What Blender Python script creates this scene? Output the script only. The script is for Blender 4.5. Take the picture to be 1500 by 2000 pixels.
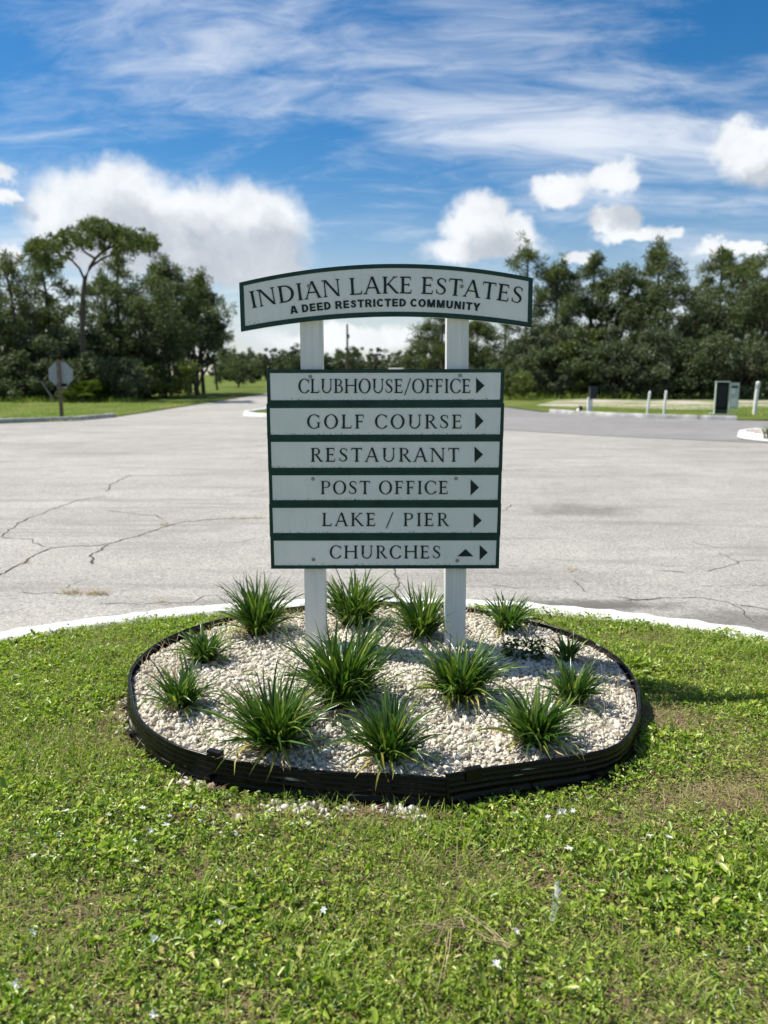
import bpy, bmesh, math, random
import numpy as np
from mathutils import Vector, Matrix
R = math.radians
for o in list(bpy.data.objects): bpy.data.objects.remove(o)
sc = bpy.context.scene
C = sc.collection

# ------------------------------------------------------------------ camera
CAM_H, PITCH, F = 1.45, R(10.2), 1500.0          # metres, down-tilt, focal length in photo pixels (1500 x 2000)
cam = bpy.data.cameras.new('camera'); camo = bpy.data.objects.new('camera', cam); C.objects.link(camo)
camo.location = (0, 0, CAM_H); camo.rotation_euler = (R(90) - PITCH, 0, 0)
cam.sensor_fit = 'VERTICAL'; cam.sensor_height = 36.0; cam.lens = 27.0
cam.clip_start = 0.05; cam.clip_end = 3000
cam.dof.use_dof = True; cam.dof.focus_distance = 3.05; cam.dof.aperture_fstop = 2.6
sc.camera = camo
sc.render.resolution_x, sc.render.resolution_y = 768, 1024

def ray(px, py):
    u = (px - 750) / F; v = -(py - 1000) / F
    return Vector((u, math.cos(PITCH) + v * math.sin(PITCH), -math.sin(PITCH) + v * math.cos(PITCH)))
def at_y(px, py, Y):
    d = ray(px, py); return Vector((0, 0, CAM_H)) + d * (Y / d.y)
def at_z(px, py, z=0.0):
    d = ray(px, py); return Vector((0, 0, CAM_H)) + d * ((z - CAM_H) / d.z)

# ------------------------------------------------------------------ light: sun behind the sign on the left
SUN_EL = R(57.0)
sun_dir = Vector((-0.955, 0.297, 0)).normalized() * math.cos(SUN_EL) + Vector((0, 0, math.sin(SUN_EL)))
sun = bpy.data.lights.new('sun', 'SUN'); suno = bpy.data.objects.new('sun', sun); C.objects.link(suno)
sun.energy = 5.0; sun.angle = R(0.53); sun.color = (1.0, 0.945, 0.85)
suno.rotation_euler = sun_dir.to_track_quat('Z', 'Y').to_euler(); suno.location = (-20, 10, 40)

sc.view_settings.view_transform = 'Standard'; sc.view_settings.look = 'None'
sc.view_settings.exposure = 0.52; sc.view_settings.gamma = 1.0
sc.view_settings.use_curve_mapping = False
sc.cycles.max_bounces = 6; sc.cycles.diffuse_bounces = 3; sc.cycles.glossy_bounces = 2; sc.cycles.transmission_bounces = 3; sc.cycles.transparent_max_bounces = 4
sc.cycles.caustics_reflective = False; sc.cycles.caustics_refractive = False

# ------------------------------------------------------------------ node helper
class NT:
    def __init__(s, tree): s.t = tree; s.n = tree.nodes; s.l = tree.links
    def new(s, typ, **kw):
        n = s.n.new(typ)
        for k, v in kw.items(): setattr(n, k, v)
        return n
    def put(s, sock, v):
        if hasattr(v, 'is_linked') or isinstance(v, bpy.types.NodeSocket): s.l.new(v, sock)
        else: sock.default_value = v
    def math(s, op, a, b=None, c=None, clamp=False):
        n = s.new('ShaderNodeMath', operation=op, use_clamp=clamp)
        for i, v in enumerate((a, b, c)):
            if v is not None: s.put(n.inputs[i], v)
        return n.outputs[0]
    def vec(s, op, a, b=None, c=None):
        n = s.new('ShaderNodeVectorMath', operation=op)
        for i, v in enumerate((a, b, c)):
            if v is not None: s.put(n.inputs[i], v)
        return n.outputs['Value'] if op in ('LENGTH', 'DOT_PRODUCT', 'DISTANCE') else n.outputs[0]
    def noise(s, vec, scale, detail=4, rough=0.55, dist=0.0, dim='3D', color=False):
        n = s.new('ShaderNodeTexNoise', noise_dimensions=dim)
        if vec is not None: s.put(n.inputs['Vector'], vec)
        n.inputs['Scale'].default_value = scale; n.inputs['Detail'].default_value = detail
        n.inputs['Roughness'].default_value = rough; n.inputs['Distortion'].default_value = dist
        return n.outputs['Color'] if color else n.outputs[0]
    def smooth(s, v, lo, hi, a=0.0, b=1.0):
        n = s.new('ShaderNodeMapRange', interpolation_type='SMOOTHSTEP')
        s.put(n.inputs['Value'], v)
        for k, x in (('From Min', lo), ('From Max', hi), ('To Min', a), ('To Max', b)): n.inputs[k].default_value = x
        return n.outputs[0]
    def mix(s, fac, a, b, blend='MIX'):
        n = s.new('ShaderNodeMix', data_type='RGBA', blend_type=blend)
        s.put(n.inputs[0], fac)
        for i, v in ((6, a), (7, b)):
            s.put(n.inputs[i], (*v, 1) if isinstance(v, tuple) and len(v) == 3 else v)
        return n.outputs[2]
    def ramp(s, fac, stops, interp='LINEAR'):
        n = s.new('ShaderNodeValToRGB'); s.put(n.inputs[0], fac); cr = n.color_ramp; cr.interpolation = interp
        while len(cr.elements) < len(stops): cr.elements.new(0.5)
        for e, (p, c) in zip(cr.elements, stops): e.position = p; e.color = (*c, 1)
        return n.outputs[0]
    def bump(s, h, strength=0.3, dist=0.01):
        n = s.new('ShaderNodeBump'); s.put(n.inputs['Height'], h)
        n.inputs['Strength'].default_value = strength; n.inputs['Distance'].default_value = dist
        return n.outputs[0]

# ------------------------------------------------------------------ sky: Nishita blue, streaky high cloud, heaped cloud
w = bpy.data.worlds.new('World'); sc.world = w; w.use_nodes = True
w.cycles.sampling_method = 'MANUAL'; w.cycles.sample_map_resolution = 256
k = NT(w.node_tree); k.n.clear()
SKY = 0.075; CI_LOC = (6.03, 0.62, 0); CI_LOC2 = (17.31, 9.45, 0)
sky = k.new('ShaderNodeTexSky', sky_type='NISHITA'); sky.sun_disc = False
sky.sun_elevation = SUN_EL; sky.sun_rotation = math.atan2(sun_dir.x, sun_dir.y)
sky.altitude = 0; sky.air_density = 1.0; sky.dust_density = 0.25; sky.ozone_density = 3.0
geo = k.new('ShaderNodeTexCoord'); D = k.vec('NORMALIZE', geo.outputs['Generated'])
sep = k.new('ShaderNodeSeparateXYZ'); k.put(sep.inputs[0], D)
az = k.math('ARCTAN2', sep.outputs[0], sep.outputs[1]); el = k.math('ARCSINE', sep.outputs[2])
comb = k.new('ShaderNodeCombineXYZ'); k.put(comb.inputs[0], az); k.put(comb.inputs[1], el); AE = comb.outputs[0]
skycol = k.new('ShaderNodeHueSaturation'); k.put(skycol.inputs['Saturation'], k.smooth(el, 0.0, 0.26, 0.65, 1.40)); skycol.inputs['Value'].default_value = 1.05
k.put(skycol.inputs['Color'], sky.outputs[0]); base = skycol.outputs[0]
# high cirrus on a flat layer
zz = k.math('MAXIMUM', k.math('ADD', sep.outputs[2], 0.22), 0.05)
pl = k.new('ShaderNodeCombineXYZ'); k.put(pl.inputs[0], k.math('DIVIDE', sep.outputs[0], zz)); k.put(pl.inputs[1], k.math('DIVIDE', sep.outputs[1], zz))
mp = k.new('ShaderNodeMapping'); k.put(mp.inputs[0], pl.outputs[0]); mp.inputs['Rotation'].default_value = (0, 0, R(28)); mp.inputs['Scale'].default_value = (0.75, 1.9, 1); mp.inputs['Location'].default_value = CI_LOC
warp = k.vec('MULTIPLY_ADD', k.noise(mp.outputs[0], 1.3, 3, color=True), (0.75, 0.75, 0), mp.outputs[0])
ci = k.noise(warp, 2.3, 11, 0.66)
mp2 = k.new('ShaderNodeMapping'); k.put(mp2.inputs[0], pl.outputs[0]); mp2.inputs['Location'].default_value = CI_LOC2
ci_big = k.noise(mp2.outputs[0], 0.85, 4, 0.55, 0.4)
ci2 = k.math('ADD', ci, k.math('MULTIPLY', k.math('SUBTRACT', ci_big, 0.5), 0.8))
cov = k.smooth(ci2, 0.38, 0.88, 0.0, 0.88)
cov = k.math('MULTIPLY', cov, k.smooth(el, 0.02, 0.22, 0.6, 1.0))
col = k.mix(cov, base, (8.6, 9.0, 9.6))
# heaped cloud: rounded masses at their bearings, edges broken by noise
def azel(px, py):
    d = ray(px, py).normalized(); return math.atan2(d.x, d.y), math.asin(d.z)
blobs = []
for px, py, rx, ry in [(150,425,105,85),(240,392,118,82),(370,440,125,78),(490,442,108,84),(430,500,165,58),(290,478,200,66),(110,470,62,40),
    (930,432,82,64),(1000,452,72,48),(945,482,120,34),(1108,362,78,34),(1195,348,50,36),(1200,432,52,26),(1235,458,58,20),(1305,460,42,15),
    (1455,285,62,44),(1500,300,80,62),(-10,335,34,24),(-6,388,36,18),(1132,502,52,13),(1440,492,75,14),(0,500,45,26),(700,660,200,28),(540,545,70,40)]:
    a, e = azel(px, py); q_ = 0.94 if rx > 100 else 0.80; blobs.append((a, e, rx / F * q_, ry / F * q_))
rb = random.Random(5)
for i in range(14):                                  # the same kind of sky all the way round
    a = R(32) + (2 * math.pi - R(64)) * (i + rb.random() * 0.8) / 14
    s_ = rb.uniform(0.05, 0.13)
    blobs.append((a if a < math.pi else a - 2 * math.pi, rb.uniform(0.07, 0.34), s_, s_ * 0.5))
wn = k.vec('SUBTRACT', k.noise(AE, 9.0, 8, 0.60, color=True), (0.5, 0.5, 0.5))
wn2 = k.vec('SUBTRACT', k.noise(AE, 30.0, 5, 0.6, color=True), (0.5, 0.5, 0.5))
P = k.vec('MULTIPLY_ADD', wn, (0.075, 0.065, 0), AE); P = k.vec('MULTIPLY_ADD', wn2, (0.036, 0.034, 0), P)
def field(p):
    m = None
    for a, e, rx, ry in blobs:
        q = k.vec('MULTIPLY_ADD', p, (1 / rx, 1 / ry, 0), (-a / rx, -e / ry, 0))
        L = k.vec('LENGTH', q); m = L if m is None else k.math('MINIMUM', m, L)
    return m
d0 = field(P); d1 = field(k.vec('ADD', P, (-0.018, 0.040, 0)))
dens = k.smooth(d0, 1.22, 0.66); lit = k.smooth(d1, 0.40, 1.15)
puff = k.noise(k.vec('MULTIPLY_ADD', wn, (0.10, 0.10, 0), AE), 17.0, 8, 0.60)
lit = k.math('ADD', k.math('MULTIPLY', lit, 0.75), k.math('MULTIPLY', k.math('SUBTRACT', puff, 0.40), 1.5), clamp=True)
cc = k.mix(lit, (5.0, 5.4, 6.0), (9.2, 9.4, 9.6))
low = k.smooth(k.noise(k.vec('MULTIPLY', AE, (1, 2.6, 1)), 6.5, 6, 0.55), 0.42, 0.66)
lowm = k.math('MULTIPLY', low, k.math('MULTIPLY', k.smooth(el, 0.13, 0.03), 0.7))
col = k.mix(lowm, col, (6.9, 7.4, 8.1))
col = k.mix(k.math('MULTIPLY', dens, 0.95), col, cc)
bg = k.new('ShaderNodeBackground'); k.put(bg.inputs[0], col); bg.inputs[1].default_value = SKY
k.l.new(bg.outputs[0], k.new('ShaderNodeOutputWorld').inputs[0])

# ------------------------------------------------------------------ materials
def principled(name):
    m = bpy.data.materials.new(name); m.use_nodes = True
    t = NT(m.node_tree); p = t.n['Principled BSDF']; p.inputs['Specular IOR Level'].default_value = 0.3
    return m, t, p
def obj_coord(t): return t.new('ShaderNodeTexCoord').outputs['Object']
def plain(name, col, rough=0.6, var=0.12, scale=8, bump=0.0, bscale=60, metal=0.0):
    m, t, p = principled(name); co = obj_coord(t)
    n = t.noise(co, scale, 6, 0.6)
    lo = tuple(c * (1 - var) for c in col); hi = tuple(min(1, c * (1 + var)) for c in col)
    t.put(p.inputs['Base Color'], t.ramp(n, [(0.3, lo), (0.7, hi)])); p.inputs['Roughness'].default_value = rough; p.inputs['Metallic'].default_value = metal
    if bump: t.put(p.inputs['Normal'], t.bump(t.noise(co, bscale, 5, 0.6), bump, 0.01))
    return m
def leafmat(name, stops, trans=0.35, rough=0.45, gloss=0.25, patch=None):
    m = bpy.data.materials.new(name); m.use_nodes = True; t = NT(m.node_tree); p = t.n['Principled BSDF']
    g = t.new('ShaderNodeNewGeometry'); c = t.ramp(g.outputs['Random Per Island'], stops)
    if patch:
        n = t.noise(obj_coord(t), patch[0], 3, 0.55); c = t.mix(t.smooth(n, patch[1], patch[2], 0, patch[3]), c, patch[4], 'MIX')
    t.put(p.inputs['Base Color'], c); p.inputs['Roughness'].default_value = rough; p.inputs['Specular IOR Level'].default_value = gloss
    tr = t.new('ShaderNodeBsdfTranslucent'); t.put(tr.inputs[0], t.mix(1.0, c, (1.0, 1.22, 0.45), 'MULTIPLY'))
    mx = t.new('ShaderNodeMixShader'); mx.inputs[0].default_value = trans
    t.l.new(p.outputs[0], mx.inputs[1]); t.l.new(tr.outputs[0], mx.inputs[2]); t.l.new(mx.outputs[0], t.n['Material Output'].inputs[0])
    return m

M = {}
# sign face: off-white sheet, mildew creeping up from the lower edge
def sign_face(name):
    m, t, p = principled(name); tc = t.new('ShaderNodeTexCoord'); co = tc.outputs['Object']
    s = t.new('ShaderNodeSeparateXYZ'); t.put(s.inputs[0], tc.outputs['Generated'])
    n1 = t.noise(co, 5, 5, 0.6); c = t.ramp(n1, [(0.3, (0.67, 0.71, 0.67)), (0.7, (0.77, 0.79, 0.75))])
    st = t.noise(t.vec('MULTIPLY', co, (30, 1, 2.5)), 1.6, 4, 0.6); c = t.mix(t.smooth(st, 0.5, 0.8, 0, 0.28), c, (0.52, 0.56, 0.52))
    sp = t.noise(co, 170, 4, 0.7); edge = t.smooth(s.outputs[2], 0.26, 0.0)
    g = t.noise(co, 9, 3, 0.6)
    f = t.math('MULTIPLY', t.smooth(t.math('ADD', sp, t.math('MULTIPLY', t.math('ADD', edge, t.math('MULTIPLY', g, 0.35)), 0.17)), 0.735, 0.80), t.smooth(s.outputs[2], 0.22, 0.03))
    c = t.mix(t.math('MULTIPLY', f, 0.85), c, (0.04, 0.06, 0.05))
    c = t.mix(t.smooth(t.noise(co, 75, 2, 0.5), 0.76, 0.80, 0, 0.6), c, (0.25, 0.27, 0.22))
    t.put(p.inputs['Base Color'], c); p.inputs['Roughness'].default_value = 0.5
    t.put(p.inputs['Normal'], t.bump(t.noise(co, 120, 4), 0.06, 0.002)); return m
M['face'] = sign_face('sign_white_sheet')
M['green'] = plain('sign_dark_green', (0.004, 0.040, 0.030), 0.42, 0.35, 14, 0.12, 160)
M['ink'] = plain('sign_letter_green', (0.006, 0.018, 0.017), 0.5, 0.25, 30)
M['core'] = plain('sign_board_core', (0.72, 0.73, 0.70), 0.6, 0.08, 20)
M['bolt'] = plain('bolt_zinc', (0.30, 0.30, 0.28), 0.45, 0.4, 90, 0.2, 200, 0.7)
def post_mat():
    m, t, p = principled('white_post'); co = obj_coord(t)
    st = t.noise(t.vec('MULTIPLY', co, (40, 40, 1.6)), 1.3, 5, 0.65); c = t.ramp(st, [(0.3, (0.58, 0.605, 0.58)), (0.65, (0.73, 0.74, 0.705))])
    c = t.mix(t.smooth(t.noise(co, 60, 4, 0.7), 0.66, 0.76, 0, 0.5), c, (0.40, 0.40, 0.36))
    t.put(p.inputs['Base Color'], c); p.inputs['Roughness'].default_value = 0.38
    t.put(p.inputs['Normal'], t.bump(st, 0.05, 0.002)); return m
M['post'] = post_mat()
def edging_mat():
    m, t, p = principled('black_plastic_edging'); co = obj_coord(t)
    n = t.noise(co, 25, 5, 0.6); c = t.ramp(n, [(0.35, (0.0025, 0.0026, 0.003)), (0.75, (0.006, 0.006, 0.0065))])
    scr = t.noise(t.vec('MULTIPLY', co, (3.0, 3.0, 90)), 1.5, 3, 0.6)
    c = t.mix(t.math('MULTIPLY', t.smooth(scr, 0.635, 0.665), t.smooth(t.noise(co, 7, 3), 0.50, 0.60, 0, 0.8)), c, (0.38, 0.37, 0.34))
    t.put(p.inputs['Base Color'], c); p.inputs['Specular IOR Level'].default_value = 0.22
    t.put(p.inputs['Roughness'], t.smooth(n, 0.3, 0.7, 0.20, 0.36)); t.put(p.inputs['Normal'], t.bump(t.noise(co, 50, 4), 0.08, 0.004)); return m
M['edging'] = edging_mat()
def kerb_mat():
    m, t, p = principled('white_painted_kerb'); co = obj_coord(t)
    n = t.noise(co, 16, 6, 0.65); c = t.ramp(n, [(0.3, (0.60, 0.60, 0.57)), (0.62, (0.78, 0.78, 0.76))])
    c = t.mix(t.smooth(t.noise(co, 45, 5, 0.7), 0.58, 0.70, 0, 0.7), c, (0.34, 0.32, 0.28))
    t.put(p.inputs['Base Color'], c); p.inputs['Roughness'].default_value = 0.75
    t.put(p.inputs['Normal'], t.bump(t.noise(co, 70, 6), 0.5, 0.006)); return m
M['kerb'] = kerb_mat()
M['concrete'] = plain('grey_concrete', (0.36, 0.35, 0.33), 0.9, 0.3, 5, 0.3, 60)
M['kerb_old'] = plain('worn_painted_kerb', (0.36, 0.36, 0.35), 0.85, 0.55, 2.2, 0.3, 60)
def road_mat(name, lo, hi, stains=True):
    m, t, p = principled(name); co = obj_coord(t)
    big = t.noise(t.vec('MULTIPLY', co, (0.5, 1.0, 1)), 0.42, 5, 0.6, 0.6); mid = t.noise(co, 2.4, 6, 0.62)
    f = t.math('ADD', t.math('MULTIPLY', big, 0.6), t.math('MULTIPLY', mid, 0.4)); c = t.ramp(f, [(0.34, lo), (0.64, hi)])
    v = t.new('ShaderNodeTexVoronoi'); t.put(v.inputs['Vector'], co); v.inputs['Scale'].default_value = 95
    agg = t.new('ShaderNodeSeparateColor'); t.put(agg.inputs[0], v.outputs['Color'])
    c = t.mix(0.6, c, t.mix(1.0, c, t.ramp(agg.outputs[0], [(0.0, (0.42, 0.42, 0.43)), (0.5, (0.98, 0.97, 0.95)), (1.0, (1.6, 1.58, 1.52))]), 'MULTIPLY'))
    gr = t.noise(co, 210, 3, 0.6); c = t.mix(t.smooth(gr, 0.60, 0.72, 0, 0.55), c, (0.07, 0.07, 0.068))
    tyre = t.noise(t.vec('MULTIPLY', co, (0.16, 1.0, 1)), 1.7, 5, 0.6, 1.2); c = t.mix(t.smooth(tyre, 0.50, 0.68, 0, 0.42), c, tuple(x * 0.62 for x in lo))
    if stains:
        for sx, sy, rx, ry, a, sc_ in [(1.35, 5.12, 0.85, 0.20, 0.8, 5), (2.35, 4.80, 0.5, 0.25, 0.6, 5), (2.3, 8.9, 0.75, 0.55, 0.5, 4), (1.0, 5.9, 1.2, 0.4, 0.22, 3), (-0.6, 5.2, 1.6, 0.18, 0.30, 4)]:
            q = t.vec('MULTIPLY_ADD', co, (1 / rx, 1 / ry, 0), (-sx / rx, -sy / ry, 0)); L = t.vec('LENGTH', q)
            L = t.math('ADD', L, t.math('MULTIPLY', t.math('SUBTRACT', t.noise(co, sc_, 5, 0.7), 0.5), 1.8)); c = t.mix(t.smooth(L, 1.1, 0.3, 0, a), c, (0.09, 0.085, 0.075))
    t.put(p.inputs['Base Color'], c); p.inputs['Roughness'].default_value = 0.92
    t.put(p.inputs['Normal'], t.bump(t.math('ADD', v.outputs['Distance'], t.math('MULTIPLY', gr, 0.6)), 0.55, 0.006)); return m
M['road'] = road_mat('pale_weathered_asphalt', (0.275, 0.264, 0.242), (0.385, 0.372, 0.342))
M['road2'] = road_mat('newer_grey_asphalt', (0.20, 0.194, 0.192), (0.265, 0.258, 0.252), False)
M['crack'] = plain('crack_dirt', (0.062, 0.056, 0.046), 1.0, 0.4, 30)
def soil_mat(name, lo, hi, sc_=20, moss=None):
    m, t, p = principled(name); co = obj_coord(t); n = t.noise(co, sc_, 7, 0.68)
    c = t.ramp(n, [(0.3, lo), (0.7, hi)])
    if moss: c = t.mix(t.smooth(t.noise(co, 7, 8, 0.75), 0.42, 0.56, 0, 0.75), c, moss)
    t.put(p.inputs['Base Color'], c); p.inputs['Roughness'].default_value = 1.0
    t.put(p.inputs['Normal'], t.bump(t.noise(co, sc_ * 3, 6), 0.8, 0.02)); return m
M['soil'] = soil_mat('lawn_soil', (0.07, 0.05, 0.03), (0.21, 0.155, 0.095), 20, (0.14, 0.17, 0.04))
M['bedsoil'] = soil_mat('pale_stone_dust', (0.30, 0.26, 0.20), (0.58, 0.54, 0.46), 60)
def far_grass():
    m, t, p = principled('far_mown_grass'); co = obj_coord(t)
    n = t.noise(co, 0.35, 6, 0.65); f = t.noise(co, 9, 5, 0.7)
    c = t.ramp(n, [(0.32, (0.075, 0.115, 0.022)), (0.5, (0.115, 0.155, 0.032)), (0.68, (0.19, 0.185, 0.07))])
    c = t.mix(t.smooth(f, 0.4, 0.7, 0, 0.55), c, (0.055, 0.085, 0.02))
    t.put(p.inputs['Base Color'], c); p.inputs['Roughness'].default_value = 1.0; p.inputs['Specular IOR Level'].default_value = 0.05
    t.put(p.inputs['Normal'], t.bump(f, 1.0, 0.05)); return m
M['far_grass'] = far_grass()
def sand_mat():
    m, t, p = principled('sandy_ground'); co = obj_coord(t); n = t.noise(t.vec('MULTIPLY', co, (0.35, 1, 1)), 0.8, 7, 0.7)
    t.put(p.inputs['Base Color'], t.ramp(n, [(0.42, (0.12, 0.15, 0.04)), (0.50, (0.28, 0.27, 0.17)), (0.56, (0.42, 0.39, 0.32)), (0.68, (0.56, 0.53, 0.47))])); p.inputs['Roughness'].default_value = 1.0
    t.put(p.inputs['Normal'], t.bump(t.noise(co, 8, 6), 0.6, 0.05)); return m
M['sand'] = sand_mat()
def gravel_mat():
    m, t, p = principled('white_limestone_gravel'); g = t.new('ShaderNodeNewGeometry'); co = obj_coord(t)
    c = t.ramp(g.outputs['Random Per Island'], [(0.0, (0.30, 0.23, 0.16)), (0.08, (0.52, 0.465, 0.375)), (0.45, (0.635, 0.585, 0.485)), (0.8, (0.72, 0.685, 0.595)), (1.0, (0.52, 0.48, 0.40))])
    c = t.mix(t.smooth(t.noise(co, 130, 5, 0.7), 0.50, 0.78, 0, 0.5), c, (0.44, 0.38, 0.29))
    t.put(p.inputs['Base Color'], c); p.inputs['Roughness'].default_value = 0.95
    t.put(p.inputs['Normal'], t.bump(t.noise(co, 260, 5, 0.7), 0.5, 0.003)); return m
M['gravel'] = gravel_mat()
M['weedleaf'] = leafmat('lawn_weed_leaf', [(0.0, (0.07, 0.13, 0.018)), (0.3, (0.19, 0.30, 0.034)), (0.7, (0.37, 0.485, 0.058)), (0.92, (0.50, 0.56, 0.11)), (1.0, (0.62, 0.54, 0.20))], 0.42, 0.34, 0.55, (0.9, 0.45, 0.72, 0.36, (0.38, 0.40, 0.08)))
M['blade'] = leafmat('grass_blade', [(0.0, (0.13, 0.21, 0.03)), (0.5, (0.28, 0.38, 0.055)), (0.9, (0.41, 0.46, 0.11)), (1.0, (0.38, 0.34, 0.17))], 0.36, 0.45, 0.3)
M['thatch'] = leafmat('dry_thatch', [(0.0, (0.14, 0.10, 0.055)), (0.6, (0.31, 0.235, 0.13)), (1.0, (0.48, 0.38, 0.22))], 0.15, 0.8, 0.1)
M['lily'] = leafmat('strap_leaf_green', [(0.0, (0.030, 0.075, 0.015)), (0.45, (0.062, 0.130, 0.024)), (0.8, (0.12, 0.20, 0.034)), (1.0, (0.26, 0.30, 0.07))], 0.32, 0.28, 0.6)
M['lily_yellow'] = leafmat('strap_leaf_yellow', [(0.0, (0.20, 0.24, 0.045)), (1.0, (0.46, 0.40, 0.10))], 0.3, 0.4, 0.3)
M['straw'] = leafmat('dry_straw', [(0.0, (0.22, 0.16, 0.09)), (0.6, (0.44, 0.34, 0.20)), (1.0, (0.58, 0.48, 0.31))], 0.2, 0.7, 0.15)
M['petal'] = leafmat('white_petal', [(0.0, (0.74, 0.74, 0.82)), (1.0, (0.85, 0.85, 0.90))], 0.3, 0.6, 0.2)
M['yolk'] = plain('flower_eye', (0.5, 0.42, 0.10), 0.7)
M['oak'] = leafmat('oak_leaf', [(0.0, (0.046, 0.064, 0.030)), (0.5, (0.084, 0.108, 0.052)), (0.85, (0.124, 0.148, 0.074)), (1.0, (0.18, 0.19, 0.11))], 0.30, 0.6, 0.15)
M['oak_grey'] = leafmat('grey_green_oak_leaf', [(0.0, (0.055, 0.070, 0.040)), (0.5, (0.098, 0.118, 0.070)), (0.85, (0.14, 0.16, 0.10)), (1.0, (0.18, 0.19, 0.13))], 0.30, 0.6, 0.15)
M['oak_lime'] = leafmat('yellow_green_leaf', [(0.0, (0.06, 0.085, 0.016)), (0.5, (0.10, 0.13, 0.024)), (1.0, (0.18, 0.20, 0.04))], 0.28, 0.5, 0.3)
M['pine'] = leafmat('pine_needles', [(0.0, (0.056, 0.078, 0.030)), (0.5, (0.102, 0.132, 0.046)), (0.9, (0.16, 0.185, 0.066)), (1.0, (0.24, 0.21, 0.09))], 0.30, 0.5, 0.3)
M['palm'] = leafmat('palmetto_leaf', [(0.0, (0.05, 0.08, 0.02)), (0.6, (0.085, 0.12, 0.03)), (1.0, (0.15, 0.17, 0.06))], 0.3, 0.38, 0.4)
M['bark'] = plain('tree_bark', (0.085, 0.068, 0.055), 0.95, 0.4, 4, 0.8, 12)
M['timber'] = plain('weathered_timber', (0.16, 0.115, 0.085), 0.9, 0.3, 6, 0.4, 40)
M['greywood'] = plain('grey_weathered_wood', (0.26, 0.25, 0.22), 0.9, 0.25, 6, 0.3, 40)
M['alu'] = plain('sign_back_aluminium', (0.27, 0.31, 0.33), 0.5, 0.1, 4, 0.0, 40, 0.2)
M['red'] = plain('stop_red', (0.42, 0.02, 0.02), 0.5, 0.1, 6)
M['white'] = plain('white_paint', (0.74, 0.74, 0.71), 0.6, 0.12, 5)
M['palegreen'] = plain('utility_pale_green', (0.46, 0.53, 0.45), 0.55, 0.1, 3)
M['dark'] = plain('dark_grey_green', (0.022, 0.028, 0.028), 0.6, 0.3, 6)
M['metal'] = plain('galvanised', (0.5, 0.5, 0.5), 0.45, 0.15, 8, 0, 40, 0.5)
M['roof'] = plain('white_metal_roof', (0.72, 0.73, 0.73), 0.5, 0.06, 1)
M['wall'] = plain('beige_wall', (0.40, 0.37, 0.31), 0.8, 0.08, 1)
M['glass'] = plain('dark_window', (0.03, 0.035, 0.04), 0.12, 0.1, 1)
def film():
    m = bpy.data.materials.new('clear_plastic_film'); m.use_nodes = True; t = NT(m.node_tree); p = t.n['Principled BSDF']
    p.inputs['Base Color'].default_value = (0.75, 0.82, 0.80, 1); p.inputs['Roughness'].default_value = 0.2
    tr = t.new('ShaderNodeBsdfTransparent'); mx = t.new('ShaderNodeMixShader'); t.put(mx.inputs[0], t.smooth(t.noise(obj_coord(t), 60, 3), 0.35, 0.65, 0.03, 0.30))
    t.l.new(tr.outputs[0], mx.inputs[1]); t.l.new(p.outputs[0], mx.inputs[2]); t.l.new(mx.outputs[0], t.n['Material Output'].inputs[0]); return m
M['film'] = film()

# ------------------------------------------------------------------ object helpers
def link(o, parent=None):
    C.objects.link(o)
    if parent is not None: o.parent = parent
    return o
def tag(o, label=None, cat=None, group=None, kind=None):
    if label: o['label'] = label
    if cat: o['category'] = cat
    if group: o['group'] = group
    if kind: o['kind'] = kind
    return o
def empty(name, loc=(0, 0, 0), rz=0.0):
    o = bpy.data.objects.new(name, None); o.empty_display_size = 0.1; o.location = loc; o.rotation_euler = (0, 0, rz); return link(o)
def np_mesh(name, V, Fq, mat, smooth=False):
    """mesh from arrays; every face has the same corner count"""
    V = np.asarray(V, np.float32).reshape(-1, 3); Fq = np.asarray(Fq, np.int32); n = Fq.shape[1]
    me = bpy.data.meshes.new(name); me.vertices.add(len(V)); me.vertices.foreach_set('co', V.ravel())
    me.loops.add(Fq.size); me.loops.foreach_set('vertex_index', Fq.ravel())
    me.polygons.add(len(Fq)); me.polygons.foreach_set('loop_start', np.arange(0, Fq.size, n, dtype=np.int32))
    me.polygons.foreach_set('loop_total', np.full(len(Fq), n, np.int32))
    if smooth: me.polygons.foreach_set('use_smooth', np.ones(len(Fq), bool))
    me.materials.append(mat); me.update(calc_edges=True); me.validate(); return me
def np_obj(name, V, Fq, mat, parent=None, smooth=False):
    return link(bpy.data.objects.new(name, np_mesh(name, V, Fq, mat, smooth)), parent)
def bm_obj(name, bm, mat, parent=None, smooth=False, bevel=0.0):
    if bevel:
        bmesh.ops.bevel(bm, geom=[e for e in bm.edges if e.is_manifold and e.calc_face_angle(0) > 0.5], offset=bevel, segments=2, affect='EDGES', profile=0.6)
    bmesh.ops.recalc_face_normals(bm, faces=bm.faces)
    me = bpy.data.meshes.new(name); bm.to_mesh(me); bm.free(); me.materials.append(mat)
    if smooth: me.polygons.foreach_set('use_smooth', np.ones(len(me.polygons), bool))
    return link(bpy.data.objects.new(name, me), parent)
def add_box(bm, x0, x1, y0, y1, z0, z1, rot=None):
    vs = [bm.verts.new(v) for v in [(x0,y0,z0),(x1,y0,z0),(x1,y1,z0),(x0,y1,z0),(x0,y0,z1),(x1,y0,z1),(x1,y1,z1),(x0,y1,z1)]]
    for f in [(0,3,2,1),(4,5,6,7),(0,1,5,4),(1,2,6,5),(2,3,7,6),(3,0,4,7)]: bm.faces.new([vs[i] for i in f])
    if rot is not None: bmesh.ops.transform(bm, matrix=rot, verts=vs)
    return vs
def box(name, dims, mat, parent=None, bevel=0.0, rot=None):
    bm = bmesh.new(); add_box(bm, *dims, rot=rot); return bm_obj(name, bm, mat, parent, bevel=bevel)
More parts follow.
